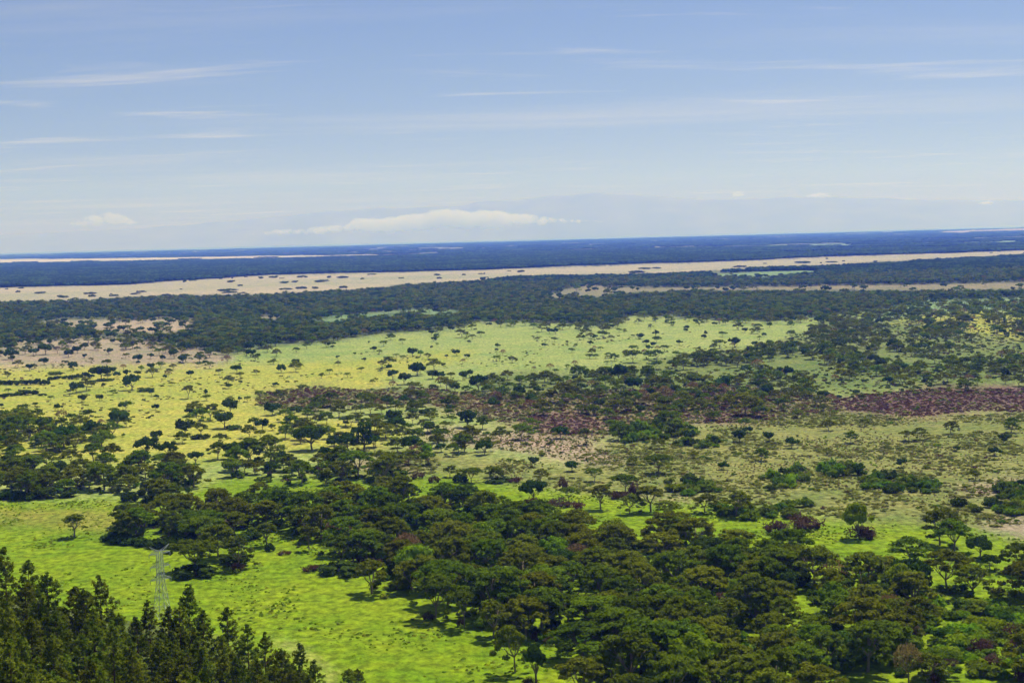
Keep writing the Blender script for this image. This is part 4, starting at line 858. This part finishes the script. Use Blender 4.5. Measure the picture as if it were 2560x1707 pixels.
# ------------------------------------------------------------------ individual trees
SIDE = lambda px: 'left' if px < 850 else ('centre' if px < 1700 else 'right')
def place_label(px, py):
    if inpoly(np.array(px), np.array(py), P1):
        if py > 1560: return "in the dense belt's lowest rows, " + ('left part' if px < 1750 else ('middle part' if px < 2200 else 'near right edge'))
        if py > 1440: return "in the dense belt's middle rows, " + ('left end' if px < 1250 else ('centre' if px < 1850 else 'right end'))
        return "in the dense belt's top rows, " + ('behind the meadow gap' if px < 1000 else ('centre' if px < 1500 else 'below the green strip'))
    if inpoly(np.array(px), np.array(py), P2): return 'in the dark clump behind the pylon'
    if py > 1140 and px < 520: return 'in the left belt above the meadow, ' + ('by the left edge' if px < 170 else ('middle' if px < 350 else 'right end'))
    if py > 1140 and px < 1300: return 'in loose woods between meadow and yellow plain, ' + ('left half' if px < 850 else 'right half')
    if py > 1040 and px < 400: return 'in groves at the lower left yellow plain'
    if py > 1000 and px < 640: return 'in groves low on the middle yellow plain'
    if px < 640: return 'scattered on the upper yellow plain at left'
    if px < 1280:
        if py > 1000: return 'in groves of the middle plain left of centre'
        return 'on the pale meadow left of centre'
    if py < 935: return 'on the pale meadow right of centre'
    if py < 1060: return 'along the maroon scrub right of centre'
    return 'in the straw coloured scrub right of centre'
TREES.sort(key=lambda t: -t[6])
count = {}; used_pos = []
rest = []
for t in TREES:
    x, y, s, sz, k, lab, w = t
    nm, cat, phrase = KINDS[k]
    d = math.hypot(x, y)
    px, py, _ = project(np.array(x), np.array(y), np.array(0.0)); px, py = float(px), float(py)
    off = px < -60 or px > W0 + 60 or py > H0 + 120
    count[nm] = count.get(nm, 0)
    if off or (count[nm] >= 320 and lab is None):
        rest.append(t); continue
    count[nm] += 1
    lod = 0 if d < 900 else 1
    tm, cmh = PROTO[((k, lod), random.randrange(NV[k, lod]))]
    e = bpy.data.objects.new(nm, None); e.empty_display_size = 0.5; link(e)
    e.location = (x, y, float(hill(x, y))); e.rotation_euler = (random.uniform(-.06, .06), random.uniform(-.06, .06), random.uniform(0, 6.28))
    e.scale = (s, s * random.uniform(.85, 1.12), sz * random.uniform(.94, 1.06))
    if lab: tag(e, lab, cat)
    else:
        size = 'large ' if w > 105 else ('' if w > 55 else 'small ')
        full = size + phrase + ' ' + place_label(px, py)
        tag(e, full, cat, nm.replace('_', ' ') + 's ' + place_label(px, py))
    part('trunk', tm, e); part('crown', cmh, e)
print('trees', len(TREES), count, 'rest', len(rest), 'small', len(SMALL), 'farw', len(FARW), 'clumps', len(CLUMPS), 'tanb', len(TANB))
if rest:
    KM = dict(u='u', f='f', g='g', v='u', D='D', b='D', t='D', d='d', e='D')
    instancer('outlying_trees', [(t[0], t[1], 0, random.uniform(0, 6.28), t[2], t[3], random.choice(MIDP[KM[t[4]]])) for t in rest], MIDL, 'smaller acacias filling the woods beyond and between the nearer trees', 'woodland')

# ------------------------------------------------------------------ shrubs
SH = {k: [shrub(50 + i * 3 + j, lod=0, twig=k in ('purple',)).mesh('shrub', [M[k], M['bark']]) for j in range(3)] for i, k in enumerate(('bushg', 'bushd', 'purple', 'bright', 'scrub', 'dry'))}
SHN = dict(bushg='green leafy', bushd='dark green', purple='purple brown twiggy', bright='bright green', scrub='grey green', dry='brown dry')
nshrub = 0
def shrub_px(bx, by, w, hpx, kind, label, group=None):
    """one shrub by the middle of its foot, width and height in photograph pixels"""
    global nshrub
    x, y = ground(np.array(float(bx)), np.array(float(by))); x, y = float(x), float(y)
    m = math.hypot(x, y, CAM_Z) / F0
    o = bpy.data.objects.new('shrub', random.choice(SH[kind])); link(o)
    o.location = (x, y, 0); o.rotation_euler = (0, 0, random.uniform(0, 6.28)); r = w * m / 2
    o.scale = (r, r * random.uniform(.8, 1.1), hpx * m / .95); tag(o, label, 'shrub', group); nshrub += 1
for a in [
    (490, 1440, 100, 26, 'bushd', 'wide dark bush under the umbrella acacia beside the pylon'),
    (577, 1412, 90, 26, 'bushd', 'dark bush behind the open branched acacia right of the pylon'),
    (597, 1426, 34, 24, 'purple', 'small brown bush at the foot of the open branched acacia'),
    (858, 1434, 104, 28, 'bushd', 'long dark bush under the multi stemmed acacia on the meadow edge'),
    (905, 1432, 60, 24, 'bushd', 'right hand end of the dark bush row under the multi stemmed acacia'),
    (778, 1428, 46, 18, 'purple', 'low brownish bush trailing left of the long dark bush'),
    (994, 1474, 62, 26, 'bushg', 'green bush right of the twin trunked acacia'),
    (942, 1470, 28, 20, 'bushd', 'small dark bush between the twin trunks'),
    (1071, 1549, 30, 22, 'purple', 'round brown bush by the two tiered acacia'),
    (1152, 1564, 22, 22, 'purple', 'narrow brown bush at the foot of the small umbrella acacia'),
    (1202, 1570, 42, 34, 'bushg', 'upright green bush between two acacias on the meadow edge'),
    (674, 1377, 24, 20, 'bushd', 'small round dark bush below the thin acacia'),
    (711, 1386, 34, 12, 'purple', 'low reddish bush in the grass gap'),
    (746, 1312, 24, 28, 'purple', 'purple bare bush at the top of the grass gap'),
    (2153, 1344, 72, 34, 'purple', 'big purple brown thicket on the right clearing'),
    (2010, 1322, 96, 36, 'purple', 'long purple thicket at the left of the right clearing'),
    (1940, 1332, 62, 34, 'purple', 'dark purple thicket left of the long purple one'),
    (1443, 1270, 42, 18, 'purple', 'round purple bush at the right of the purple row'),
    (1395, 1266, 70, 22, 'purple', 'middle bush of the purple row below the green strip'),
    (1335, 1262, 60, 20, 'purple', 'left bush of the purple row below the green strip'),
    (1545, 1244, 60, 20, 'purple', 'purple bush under the flat layered acacia'),
    (1586, 1240, 30, 40, 'purple', 'upright dark purple bush right of the flat layered acacia'),
    (1408, 1222, 28, 34, 'purple', 'upright purple bush in the straw scrub'),
    (1045, 1196, 36, 22, 'purple', 'purple bush right of a dark hedge of bushes at centre left'),
    (985, 1190, 70, 18, 'bushd', 'dark hedge of low bushes at centre left'),
    (1085, 1206, 30, 20, 'purple', 'brown bush left of the pale trunked umbrella acacia'),
    (1152, 1204, 40, 22, 'bushd', 'dark bush beside the pale trunked umbrella acacia'),
    (1245, 1204, 74, 12, 'bushd', 'long low dark bush under the round acacia on the green strip'),
    (1290, 1205, 40, 14, 'purple', 'low purple bush right of the round acacia on the green strip'),
    (1328, 1712, 40, 22, 'purple', 'brown bush at the bottom of the meadow pocket'),
    (1380, 1612, 36, 26, 'purple', 'dark red bush at the top of the grass pocket'),
    (1340, 1600, 30, 24, 'purple', 'red brown bush left of the grass pocket'),
    (1950, 1700, 40, 30, 'purple', 'grey brown bush at the bottom edge left of the large domed acacia'),
    (2330, 985 + 720, 44, 26, 'purple', 'pinkish brown bush beside the reddish half dead tree'),
    (370, 992 - 15, 56, 8, 'bushd', 'flat dark bush patch under the darkest tree of the yellow plain'),
    (258, 952, 46, 6, 'bushd', 'flat dark bush patch under the large round tree of the yellow plain'),
    (140, 936, 40, 8, 'bushg', 'small flat thicket above the long one on the yellow plain'),
    (300, 1050, 60, 5, 'bushd', 'thin line of low bushes in the middle of the yellow plain'),
    (240, 1108, 44, 10, 'bushd', 'dark low bush at the foot of a big dark tree on the yellow plain'),
    (500, 1096, 44, 12, 'bushd', 'dark low bush right of the grove on the yellow plain'),
    (580, 1072, 60, 10, 'bushd', 'dark low bush at the right end of the grove on the yellow plain'),
    (1062, 1036, 30, 14, 'bushd', 'squat dark bush on the maroon scrub edge left of centre'),
]: shrub_px(*a)
for (ax, ay, aw, ah) in [(5, 961, 26, 11), (22, 962, 24, 13), (38, 960, 22, 10), (55, 962, 30, 14), (76, 961, 26, 12), (95, 960, 24, 14), (112, 961, 24, 12), (128, 950, 16, 8), (140, 949, 20, 9), (165, 947, 20, 9), (180, 948, 26, 11), (196, 944, 20, 10), (212, 942, 24, 12), (228, 944, 18, 8)]:
    shrub_px(ax, ay, aw, ah, 'bushd', 'bush of the upper thicket on the yellow plain at left', 'bushes of the upper thicket on the yellow plain')
for (ax, ay, aw, ah) in [(8, 992, 24, 8), (26, 990, 22, 7), (48, 988, 24, 9), (68, 988, 24, 12), (88, 986, 18, 11), (106, 989, 20, 6), (60, 979, 26, 5)]:
    shrub_px(ax, ay, aw, ah, 'bushd', 'bush of the lower thicket on the yellow plain by the left edge', 'bushes of the lower thicket on the yellow plain')
for (ax, ay, aw) in [(45, 731, 10), (97, 734, 32), (160, 744, 22), (226, 735, 28), (230, 742, 16), (252, 748, 10), (27, 754, 8), (570, 727, 48), (575, 732, 34), (608, 733, 18), (600, 715, 14), (580, 706, 22), (462, 706, 10), (650, 697, 14), (683, 695, 22), (755, 694, 26), (715, 708, 30), (740, 706, 22), (808, 705, 36), (715, 724, 34), (752, 722, 30), (786, 722, 22), (858, 695, 28), (930, 687, 22), (905, 698, 12), (824, 695, 12), (1093, 689, 16), (1098, 697, 12), (1160, 688, 10), (857, 720, 24), (1302, 681, 20), (1612, 673, 34), (1640, 672, 22), (1590, 682, 44), (150, 741, 14), (340, 736, 26), (415, 739, 24), (1850, 668, 30), (2010, 658, 44), (2080, 656, 30), (2190, 656, 14)]:
    shrub_px(ax, ay, aw, random.uniform(3.5, 6), 'bushd', 'small dark bush island on the far tan grassland', 'bush islands on the far tan grassland')
# skirts of bush along belt edges and understorey, individually while they are large
EDGE = [(-40, 1252), (20, 1248), (80, 1248), (110, 1246), (180, 1242), (325, 1252), (372, 1256), (395, 1258), (285, 1350), (305, 1356), (330, 1358), (355, 1362), (385, 1366), (410, 1368), (435, 1366), (460, 1366), (620, 1350), (640, 1344)]
for (ex, ey) in EDGE: shrub_px(ex, ey, random.uniform(42, 64), random.uniform(16, 26), 'bushd', 'dark low bush skirting the lower edge of the left hand woods', 'dark bushes skirting the left woods')
rg = np.random.default_rng(55)
def many_shrubs(poly, exc, sp, seed, dmin, dmax, wr, hr, mix, limit, label, group, stuffname=None, fn=None):
    X, Y = scatter(poly, exc, sp, seed, dmin, dmax, .45, fn)
    px, py, _ = project(X, Y, 0 * X); ks = list(mix); pr = np.array([mix[k] for k in ks]); pr /= pr.sum()
    o = np.argsort(Y); left = []
    for n, i in enumerate(o):
        k = ks[int(rg.choice(len(ks), p=pr))]; r = wr[0] + (wr[1] - wr[0]) * rg.random() ** 1.7 * 1.25; h = r * rg.uniform(*hr)
        if n < limit and -30 < px[i] < W0 + 30 and py[i] < H0 + 60:
            q = bpy.data.objects.new('shrub', random.choice(SH[k])); link(q); q.location = (X[i], Y[i], 0); q.rotation_euler = (0, 0, random.uniform(0, 6.28)); q.scale = (r, r, h)
            tag(q, SHN[k] + ' ' + label, 'shrub', SHN[k] + ' ' + group)
        else: left.append((X[i], Y[i], 0, random.uniform(0, 6.28), r, h, SHI[k] + random.randrange(2)))
    return left
SHL = []; SHI = {}
for k, kw in (('bushg', {}), ('bushd', {}), ('purple', dict(twig=True)), ('bright', {}), ('scrub', {}), ('dry', {}), ('maroon', dict(twig=False)), ('olive', {})):
    SHI[k] = len(SHL)
    for j in range(2): SHL.append(proto_obj('shrub_source', shrub(400 + len(SHL), lod=1, **kw).mesh('shrub_source', [M[k], M['bark']])))
BR = [P1X[2]]
left = many_shrubs(BR, [], 6.2, 401, 330, 560, (2.4, 4.2), (.75, 1.15), dict(bright=.6, bushg=.35, purple=.05), 130, 'bush in the bushy hollow of the lower right belt', 'bushes in the lower right hollow')
left += many_shrubs([P1, P2], P1X, 8.2, 403, 330, 560, (1.8, 3.6), (.7, 1.2), dict(bushg=.5, bushd=.3, purple=.1, bright=.1), 150, 'bush growing between the trunks of the dense belt', 'bushes between the belt trunks')
left += many_shrubs([P1, P2, P3, P4, P5], P1X, 9.5, 405, 560, 1100, (1.6, 3.4), (.6, 1.0), dict(bushg=.4, bushd=.4, purple=.2), 0, '', '')
# leafy thickets in the scrub right of centre
TH = [[(1660, 1205), (1760, 1200), (1800, 1230), (1700, 1240)], [(1900, 1190), (2010, 1180), (2020, 1215), (1920, 1230)], [(2050, 1170), (2130, 1160), (2150, 1190), (2060, 1195)], [(2140, 1200), (2200, 1195), (2360, 1210), (2340, 1240), (2180, 1230)], [(2350, 1255), (2480, 1260), (2540, 1290), (2400, 1275)], [(1520, 1075), (1700, 1055), (1760, 1090), (1560, 1110)], [(1920, 1255), (2010, 1260), (2020, 1300), (1900, 1290)], [(1680, 1110), (1790, 1105), (1790, 1120), (1690, 1122)], [(2490, 1215), (2620, 1215), (2620, 1290), (2520, 1285)], [(1780, 1270), (1900, 1280), (1890, 1300), (1790, 1300)]]
left += many_shrubs(TH, [], 7.0, 407, 560, 1000, (2.6, 4.4), (.75, 1.2), dict(bushg=.75, bright=.15, bushd=.1), 90, 'bush in the leafy thickets of the right hand scrub', 'bushes in the scrub thickets')
left += many_shrubs(Z['scrub'], [], 3.4, 409, 560, 1000, (.5, 2.1), (.28, .6), dict(scrub=.84, bushg=.06, purple=.04, olive=.06), 0, '', '', fn=patchy(-.02, 26, 87))
left += many_shrubs(Z['maroon'], [], 3.6, 411, 850, 1300, (.8, 2.0), (.35, .7), dict(maroon=.62, purple=.22, scrub=.11, bushg=.05), 0, '', '', fn=patchy(-.75, 26, 67))
left += many_shrubs(Z['heath'], Z['maroon'], 3.9, 421, 850, 1300, (.8, 2.2), (.35, .75), dict(maroon=.18, purple=.22, scrub=.44, bushg=.10, dry=.06), 0, '', '', fn=patchy(-.5, 30, 67))
left += many_shrubs(Z['pink'][:5], [], 11.0, 413, 560, 1200, (1.0, 2.6), (.5, .9), dict(scrub=.68, bushg=.26, purple=.06), 0, '', '')
def spots(th, s):
    def f(X, Y, px, py, rg2): return (fbm(X / 55, Y / 90, s) > th) & (rg2.random(X.shape) < .5)
    return f
GRASSY = [[(-300, 905), (700, 900), (1300, 840), (1900, 830), (1800, 930), (1500, 950), (1000, 1000), (1000, 1150), (-300, 1150)]]
left += many_shrubs(GRASSY, [], 9.0, 415, 850, 2000, (.6, 1.7), (.4, .8), dict(bushd=.4, purple=.35, olive=.25), 0, '', '', fn=spots(.12, 69))
left += many_shrubs([Z['meadow'][0]], [P1, P2, P3], 14.0, 417, 380, 800, (.3, .8), (.3, .7), dict(bushg=.5, purple=.25, olive=.25), 0, '', '', fn=spots(.10, 73))
left += many_shrubs([K1, K2, R2], [], 11.0, 419, 850, 2400, (1.2, 2.6), (.5, .9), dict(bushd=.4, purple=.25, olive=.35), 0, '', '', fn=patchy(-.15, 60, 61))
instancer('scrub', left, SHL, 'low scrub and bushes covering the maroon, straw and olive stretches of the plain', 'scrub')

# grass tufts and tussocks
def tuft(seed, lf):
    rg2 = np.random.default_rng(seed); mb = MB(); n = 9
    a = rg2.uniform(0, 6.28, n); r = rg2.uniform(0, .8, n)
    C = np.stack([r * np.cos(a), r * np.sin(a), rg2.uniform(.15, .55, n)], -1)
    mb.quads(C, np.stack([np.cos(a), np.sin(a), rg2.uniform(.2, 1.2, n)], -1), rg2.uniform(.3, .6, n), rg2, asp=.7)
    return mb.mesh('tuft_source', [M[lf]])
TU = [proto_obj('tuft_source', tuft(60 + i, lf)) for i, lf in enumerate(('tuft', 'tuft', 'straw', 'straw', 'bushg', 'yellow'))]
tp = []
X, Y = scatter([Z['meadow'][0]], [P1], 1.9, 501, 375, 700, .45, lambda X, Y, px, py, r: (fbm(X / 16, Y / 22, 79) > r.uniform(-.1, .8, X.shape)) & (hill(X, Y) < 1.5))
for x, y in zip(X, Y): tp.append((x, y, -.1, random.uniform(0, 6.28), random.uniform(.5, 1.3), random.uniform(.3, .7), random.choice((0, 0, 0, 1, 1, 4, 5, 5))))
X, Y = scatter(Z['pink'][:5] + Z['scrub'] + Z['heath'], [], 3.0, 503, 560, 1150, .45, lambda X, Y, px, py, r: fbm(X / 30, Y / 40, 83) > np.where(inside_all(px, py, Z['pink'][:5]), r.uniform(-.7, .2, X.shape), r.uniform(-.1, .7, X.shape)))
for x, y in zip(X, Y): tp.append((x, y, -.1, random.uniform(0, 6.28), random.uniform(.6, 1.3), random.uniform(.4, 1.0), random.choice((2, 2, 3, 3, 0))))
instancer('grass_tufts', tp, TU, 'green and straw coloured grass tufts over the meadow and the scrubland', 'grass')

# ------------------------------------------------------------------ pines on the near slope
PT = [tuple(m for m in pine(800 + i)) for i in range(6)]
PT = [(t.mesh('trunk', [M['pbark']], True), c.mesh('crown', [M['pine']])) for t, c in PT]
SKYL = np.array([(-300, 1330), (0, 1395), (40, 1420), (90, 1450), (140, 1480), (230, 1490), (300, 1515), (380, 1530), (470, 1545), (560, 1555), (620, 1585), (660, 1610), (745, 1640), (790, 1680), (830, 1730), (860, 1790)], float)
PINES = []
def pine_at(px, py, d, label=None):
    """a pine whose tip shows at px, py and that stands d metres out"""
    a = (px - W0 / 2) / F0; b_ = (H0 / 2 - py) / F0; v = fw + a * rt + b_ * up; t = d / math.hypot(v[0], v[1])
    x, y, z = v[0] * t, v[1] * t, CAM_Z + v[2] * t
    g = float(hill(x, y)); h = z - g
    PINES.append((x, y, g, h, label, px, py)); return h
for a in [(10, 1372, 372, 'tallest pine at the far left of the pine slope'), (70, 1402, 366, 'second pine crest from the left edge'), (118, 1438, 360, 'broad bushy pine third along the skyline of the pine slope'),
          (250, 1440, 356, 'airy pine with separate tufts standing above its neighbours left of the pylon'), (180, 1472, 350, 'short pine crest between the bushy and the airy pine'), (212, 1476, 345, 'low pine tip just left of the airy pine'),
          (372, 1502, 352, 'pine whose top touches the left leg of the pylon'), (418, 1520, 345, 'pine standing in front of the pylon base'), (470, 1464, 352, 'tall narrow pine right of the pylon'), (445, 1508, 345, 'pine shoulder left of the tall narrow pine'),
          (505, 1530, 345, 'pine just right of the tall narrow pine'), (566, 1520, 350, 'pointed pine midway down the right flank of the slope'), (618, 1562, 348, 'bushy pine right of the pointed one'), (660, 1582, 352, 'pine with a detached top tuft on the right flank'),
          (705, 1625, 340, 'low round topped pine on the lower right flank'), (746, 1608, 352, 'last tall pine at the right foot of the slope'), (788, 1650, 345, 'small pine below the last tall one'),
          (869, 1672, 350, 'left of two separate small pines at the bottom edge'), (896, 1672, 352, 'right of two separate small pines at the bottom edge')]: pine_at(*a)
rp = np.random.default_rng(91); tries = 0
while len(PINES) < 175 and tries < 6000:
    tries += 1
    px = rp.uniform(-140, 860); sk = np.interp(px, SKYL[:, 0], SKYL[:, 1]); py = sk + 14 + rp.random() ** 1.1 * (1830 - sk)
    d = 352 - (py - sk) * 0.33 + rp.uniform(-10, 10)
    a = (px - W0 / 2) / F0; b_ = (H0 / 2 - py) / F0; v = fw + a * rt + b_ * up; t = d / math.hypot(v[0], v[1]); x, y, z = v[0] * t, v[1] * t, CAM_Z + v[2] * t
    h = z - float(hill(x, y))
    if h < 9 or h > 25: continue
    if any((x - q[0]) ** 2 + (y - q[1]) ** 2 < 3.4 ** 2 for q in PINES): continue
    PINES.append((x, y, z - h, h, None, px, py))
print('pines', len(PINES), [round(p[3], 1) for p in PINES[:20]])
for (x, y, g, h, lab, px, py) in PINES:
    e = bpy.data.objects.new('pine_tree', None); link(e); e.location = (x, y, g - .1); e.rotation_euler = (0, 0, random.uniform(0, 6.28)); s = h / 18.0
    wd = random.uniform(.92, 1.2) * (0.6 + 0.4 * s); e.scale = (wd, wd, s)
    if lab: tag(e, lab, 'pine')
    else:
        row = 'upper' if py < np.interp(px, SKYL[:, 0], SKYL[:, 1]) + 90 else ('middle' if py < 1690 else 'lowest')
        pl = 'at the left edge' if px < 160 else ('below the pylon' if px < 480 else 'on the right flank')
        hs_ = 'short' if h < 13.5 else ('tall' if h > 17.5 else 'middling')
        tag(e, '%s pine in the %s rows of the dark stand, %s' % (hs_, row, pl), 'pine', '%s pines in the %s rows %s' % (hs_, row, pl))
    tm, cmh = random.choice(PT); part('trunk', tm, e); part('crown', cmh, e)
# undergrowth on the slope below the pines
ug = []
for _ in range(900):
    x, y = random.uniform(-150, -25), random.uniform(215, 400); g = float(hill(x, y))
    if g > 1.5: ug.append((x, y, g - .1, random.uniform(0, 6.28), random.uniform(.8, 2.0), random.uniform(.6, 1.6), random.choice([SHI['bushd'], SHI['bushg'], SHI['purple'], SHI['olive']])))
instancer('slope_undergrowth', ug, SHL, 'brown and green undergrowth beneath the pines on the near slope', 'undergrowth')

# ------------------------------------------------------------------ steel pylon
def build_pylon():
    x, y = ground(np.array(406.0), np.array(1545.0)); x, y = float(x), float(y); g = float(hill(x, y))
    e = bpy.data.objects.new('transmission_tower', None); link(e); e.location = (x, y, g); e.rotation_euler = (0, 0, math.radians(42))
    tag(e, 'grey steel lattice pylon with three pairs of arms on the meadow behind the pines', 'pylon')
    zs = np.array([0, 3.4, 6.6, 9.4, 12.0, 14.0, 15.6, 17.2, 18.8, 20.4, 22.0]); hw = np.interp(zs, [0, 12, 22], [2.3, 0.95, 0.72])
    cor = [(-1, -1), (1, -1), (1, 1), (-1, 1)]
    lv = [(4, 5), (6, 7), (9, 10)]
    for c in cor:
        mb = MB()
        for i in range(len(zs) - 1): mb.bar((c[0] * hw[i], c[1] * hw[i], zs[i]), (c[0] * hw[i + 1], c[1] * hw[i + 1], zs[i + 1]), .085)
        part('leg', mb.mesh('leg', [M['steel']]), e)
    for f in range(4):
        a, b_ = cor[f], cor[(f + 1) % 4]; mb = MB()
        for i in range(len(zs) - 1):
            P = lambda c, j: (c[0] * hw[j], c[1] * hw[j], zs[j])
            mb.bar(P(a, i), P(b_, i + 1), .045); mb.bar(P(b_, i), P(a, i + 1), .045); mb.bar(P(a, i + 1), P(b_, i + 1), .045)
        o = part('bracing', mb.mesh('bracing', [M['steel']]), e); o['kind'] = 'stuff'
    for zi, ln in ((12.6, 3.7), (16.8, 3.5), (21.0, 3.7)):
        w = float(np.interp(zi, zs, hw))
        for sx in (-1, 1):
            mb = MB(); tip = (sx * ln, 0, zi + .1)
            for sy in (-1, 1):
                mb.bar((sx * w, sy * w, zi), tip, .075); mb.bar((sx * w, sy * w, zi + 1.15), tip, .06)
                for t in (.3, .6):
                    p0 = np.array((sx * w, sy * w, zi)) * (1 - t) + np.array(tip) * t; p1 = np.array((sx * w, sy * w, zi + 1.15)) * (1 - t) + np.array(tip) * t
                    mb.bar(p0, p1, .045)
            for t in (.3, .6):
                p0 = np.array((sx * w, -w, zi)) * (1 - t) + np.array(tip) * t; p1 = np.array((sx * w, w, zi)) * (1 - t) + np.array(tip) * t; mb.bar(p0, p1, .045)
            part('cross_arm', mb.mesh('cross_arm', [M['steel']]), e)
            ins = MB(); ins.tube([(tip[0], 0, tip[2]), (tip[0], 0, tip[2] - .35), (tip[0], 0, tip[2] - 1.2)], [.05, .11, .09], 6); part('insulator', ins.mesh('insulator', [M['steel']]), e)
    for sx in (-1, 1):
        mb = MB(); tip = (sx * 3.5, 0, 23.7)
        for sy in (-1, 1):
            mb.bar((sx * .72, sy * .72, 22.0), tip, .07); mb.bar((sx * 1.6, sy * .5, 21.8), tip, .05); mb.bar((sx * .72, sy * .72, 22.0), (sx * 1.6, sy * .5, 21.8), .05)
        part('earth_wire_peak', mb.mesh('earth_wire_peak', [M['steel']]), e)
build_pylon()

# ------------------------------------------------------------------ air
hz = MB(); xa, ya, yb, z0_, z1_ = 63000.0, -63000.0, 62900.0, -12.0, 2600.0
hz.add([(-xa, ya, z0_), (xa, ya, z0_), (xa, yb, z0_), (-xa, yb, z0_), (-xa, ya, z1_), (xa, ya, z1_), (xa, yb, z1_), (-xa, yb, z1_)],
       [(0, 3, 2, 1), (4, 5, 6, 7), (0, 1, 5, 4), (1, 2, 6, 5), (2, 3, 7, 6), (3, 0, 4, 7)])
hm = bpy.data.materials.new('haze'); hm.use_nodes = True; n, l = hm.node_tree.nodes, hm.node_tree.links; n.clear()
pv = nd(n, 'ShaderNodeVolumePrincipled'); pv.inputs['Color'].default_value = (0.10, 0.20, 1.0, 1); pv.inputs['Density'].default_value = 8.2e-5
pv.inputs['Absorption Color'].default_value = (1, 1, 1, 1); pv.inputs['Anisotropy'].default_value = 0.3
out = nd(n, 'ShaderNodeOutputMaterial'); l.new(pv.outputs[0], out.inputs['Volume'])
ho = link(bpy.data.objects.new('haze', hz.mesh('haze', [hm]))); tag(ho, 'pale blue haze filling the air over the whole plain', 'haze', None, 'stuff')
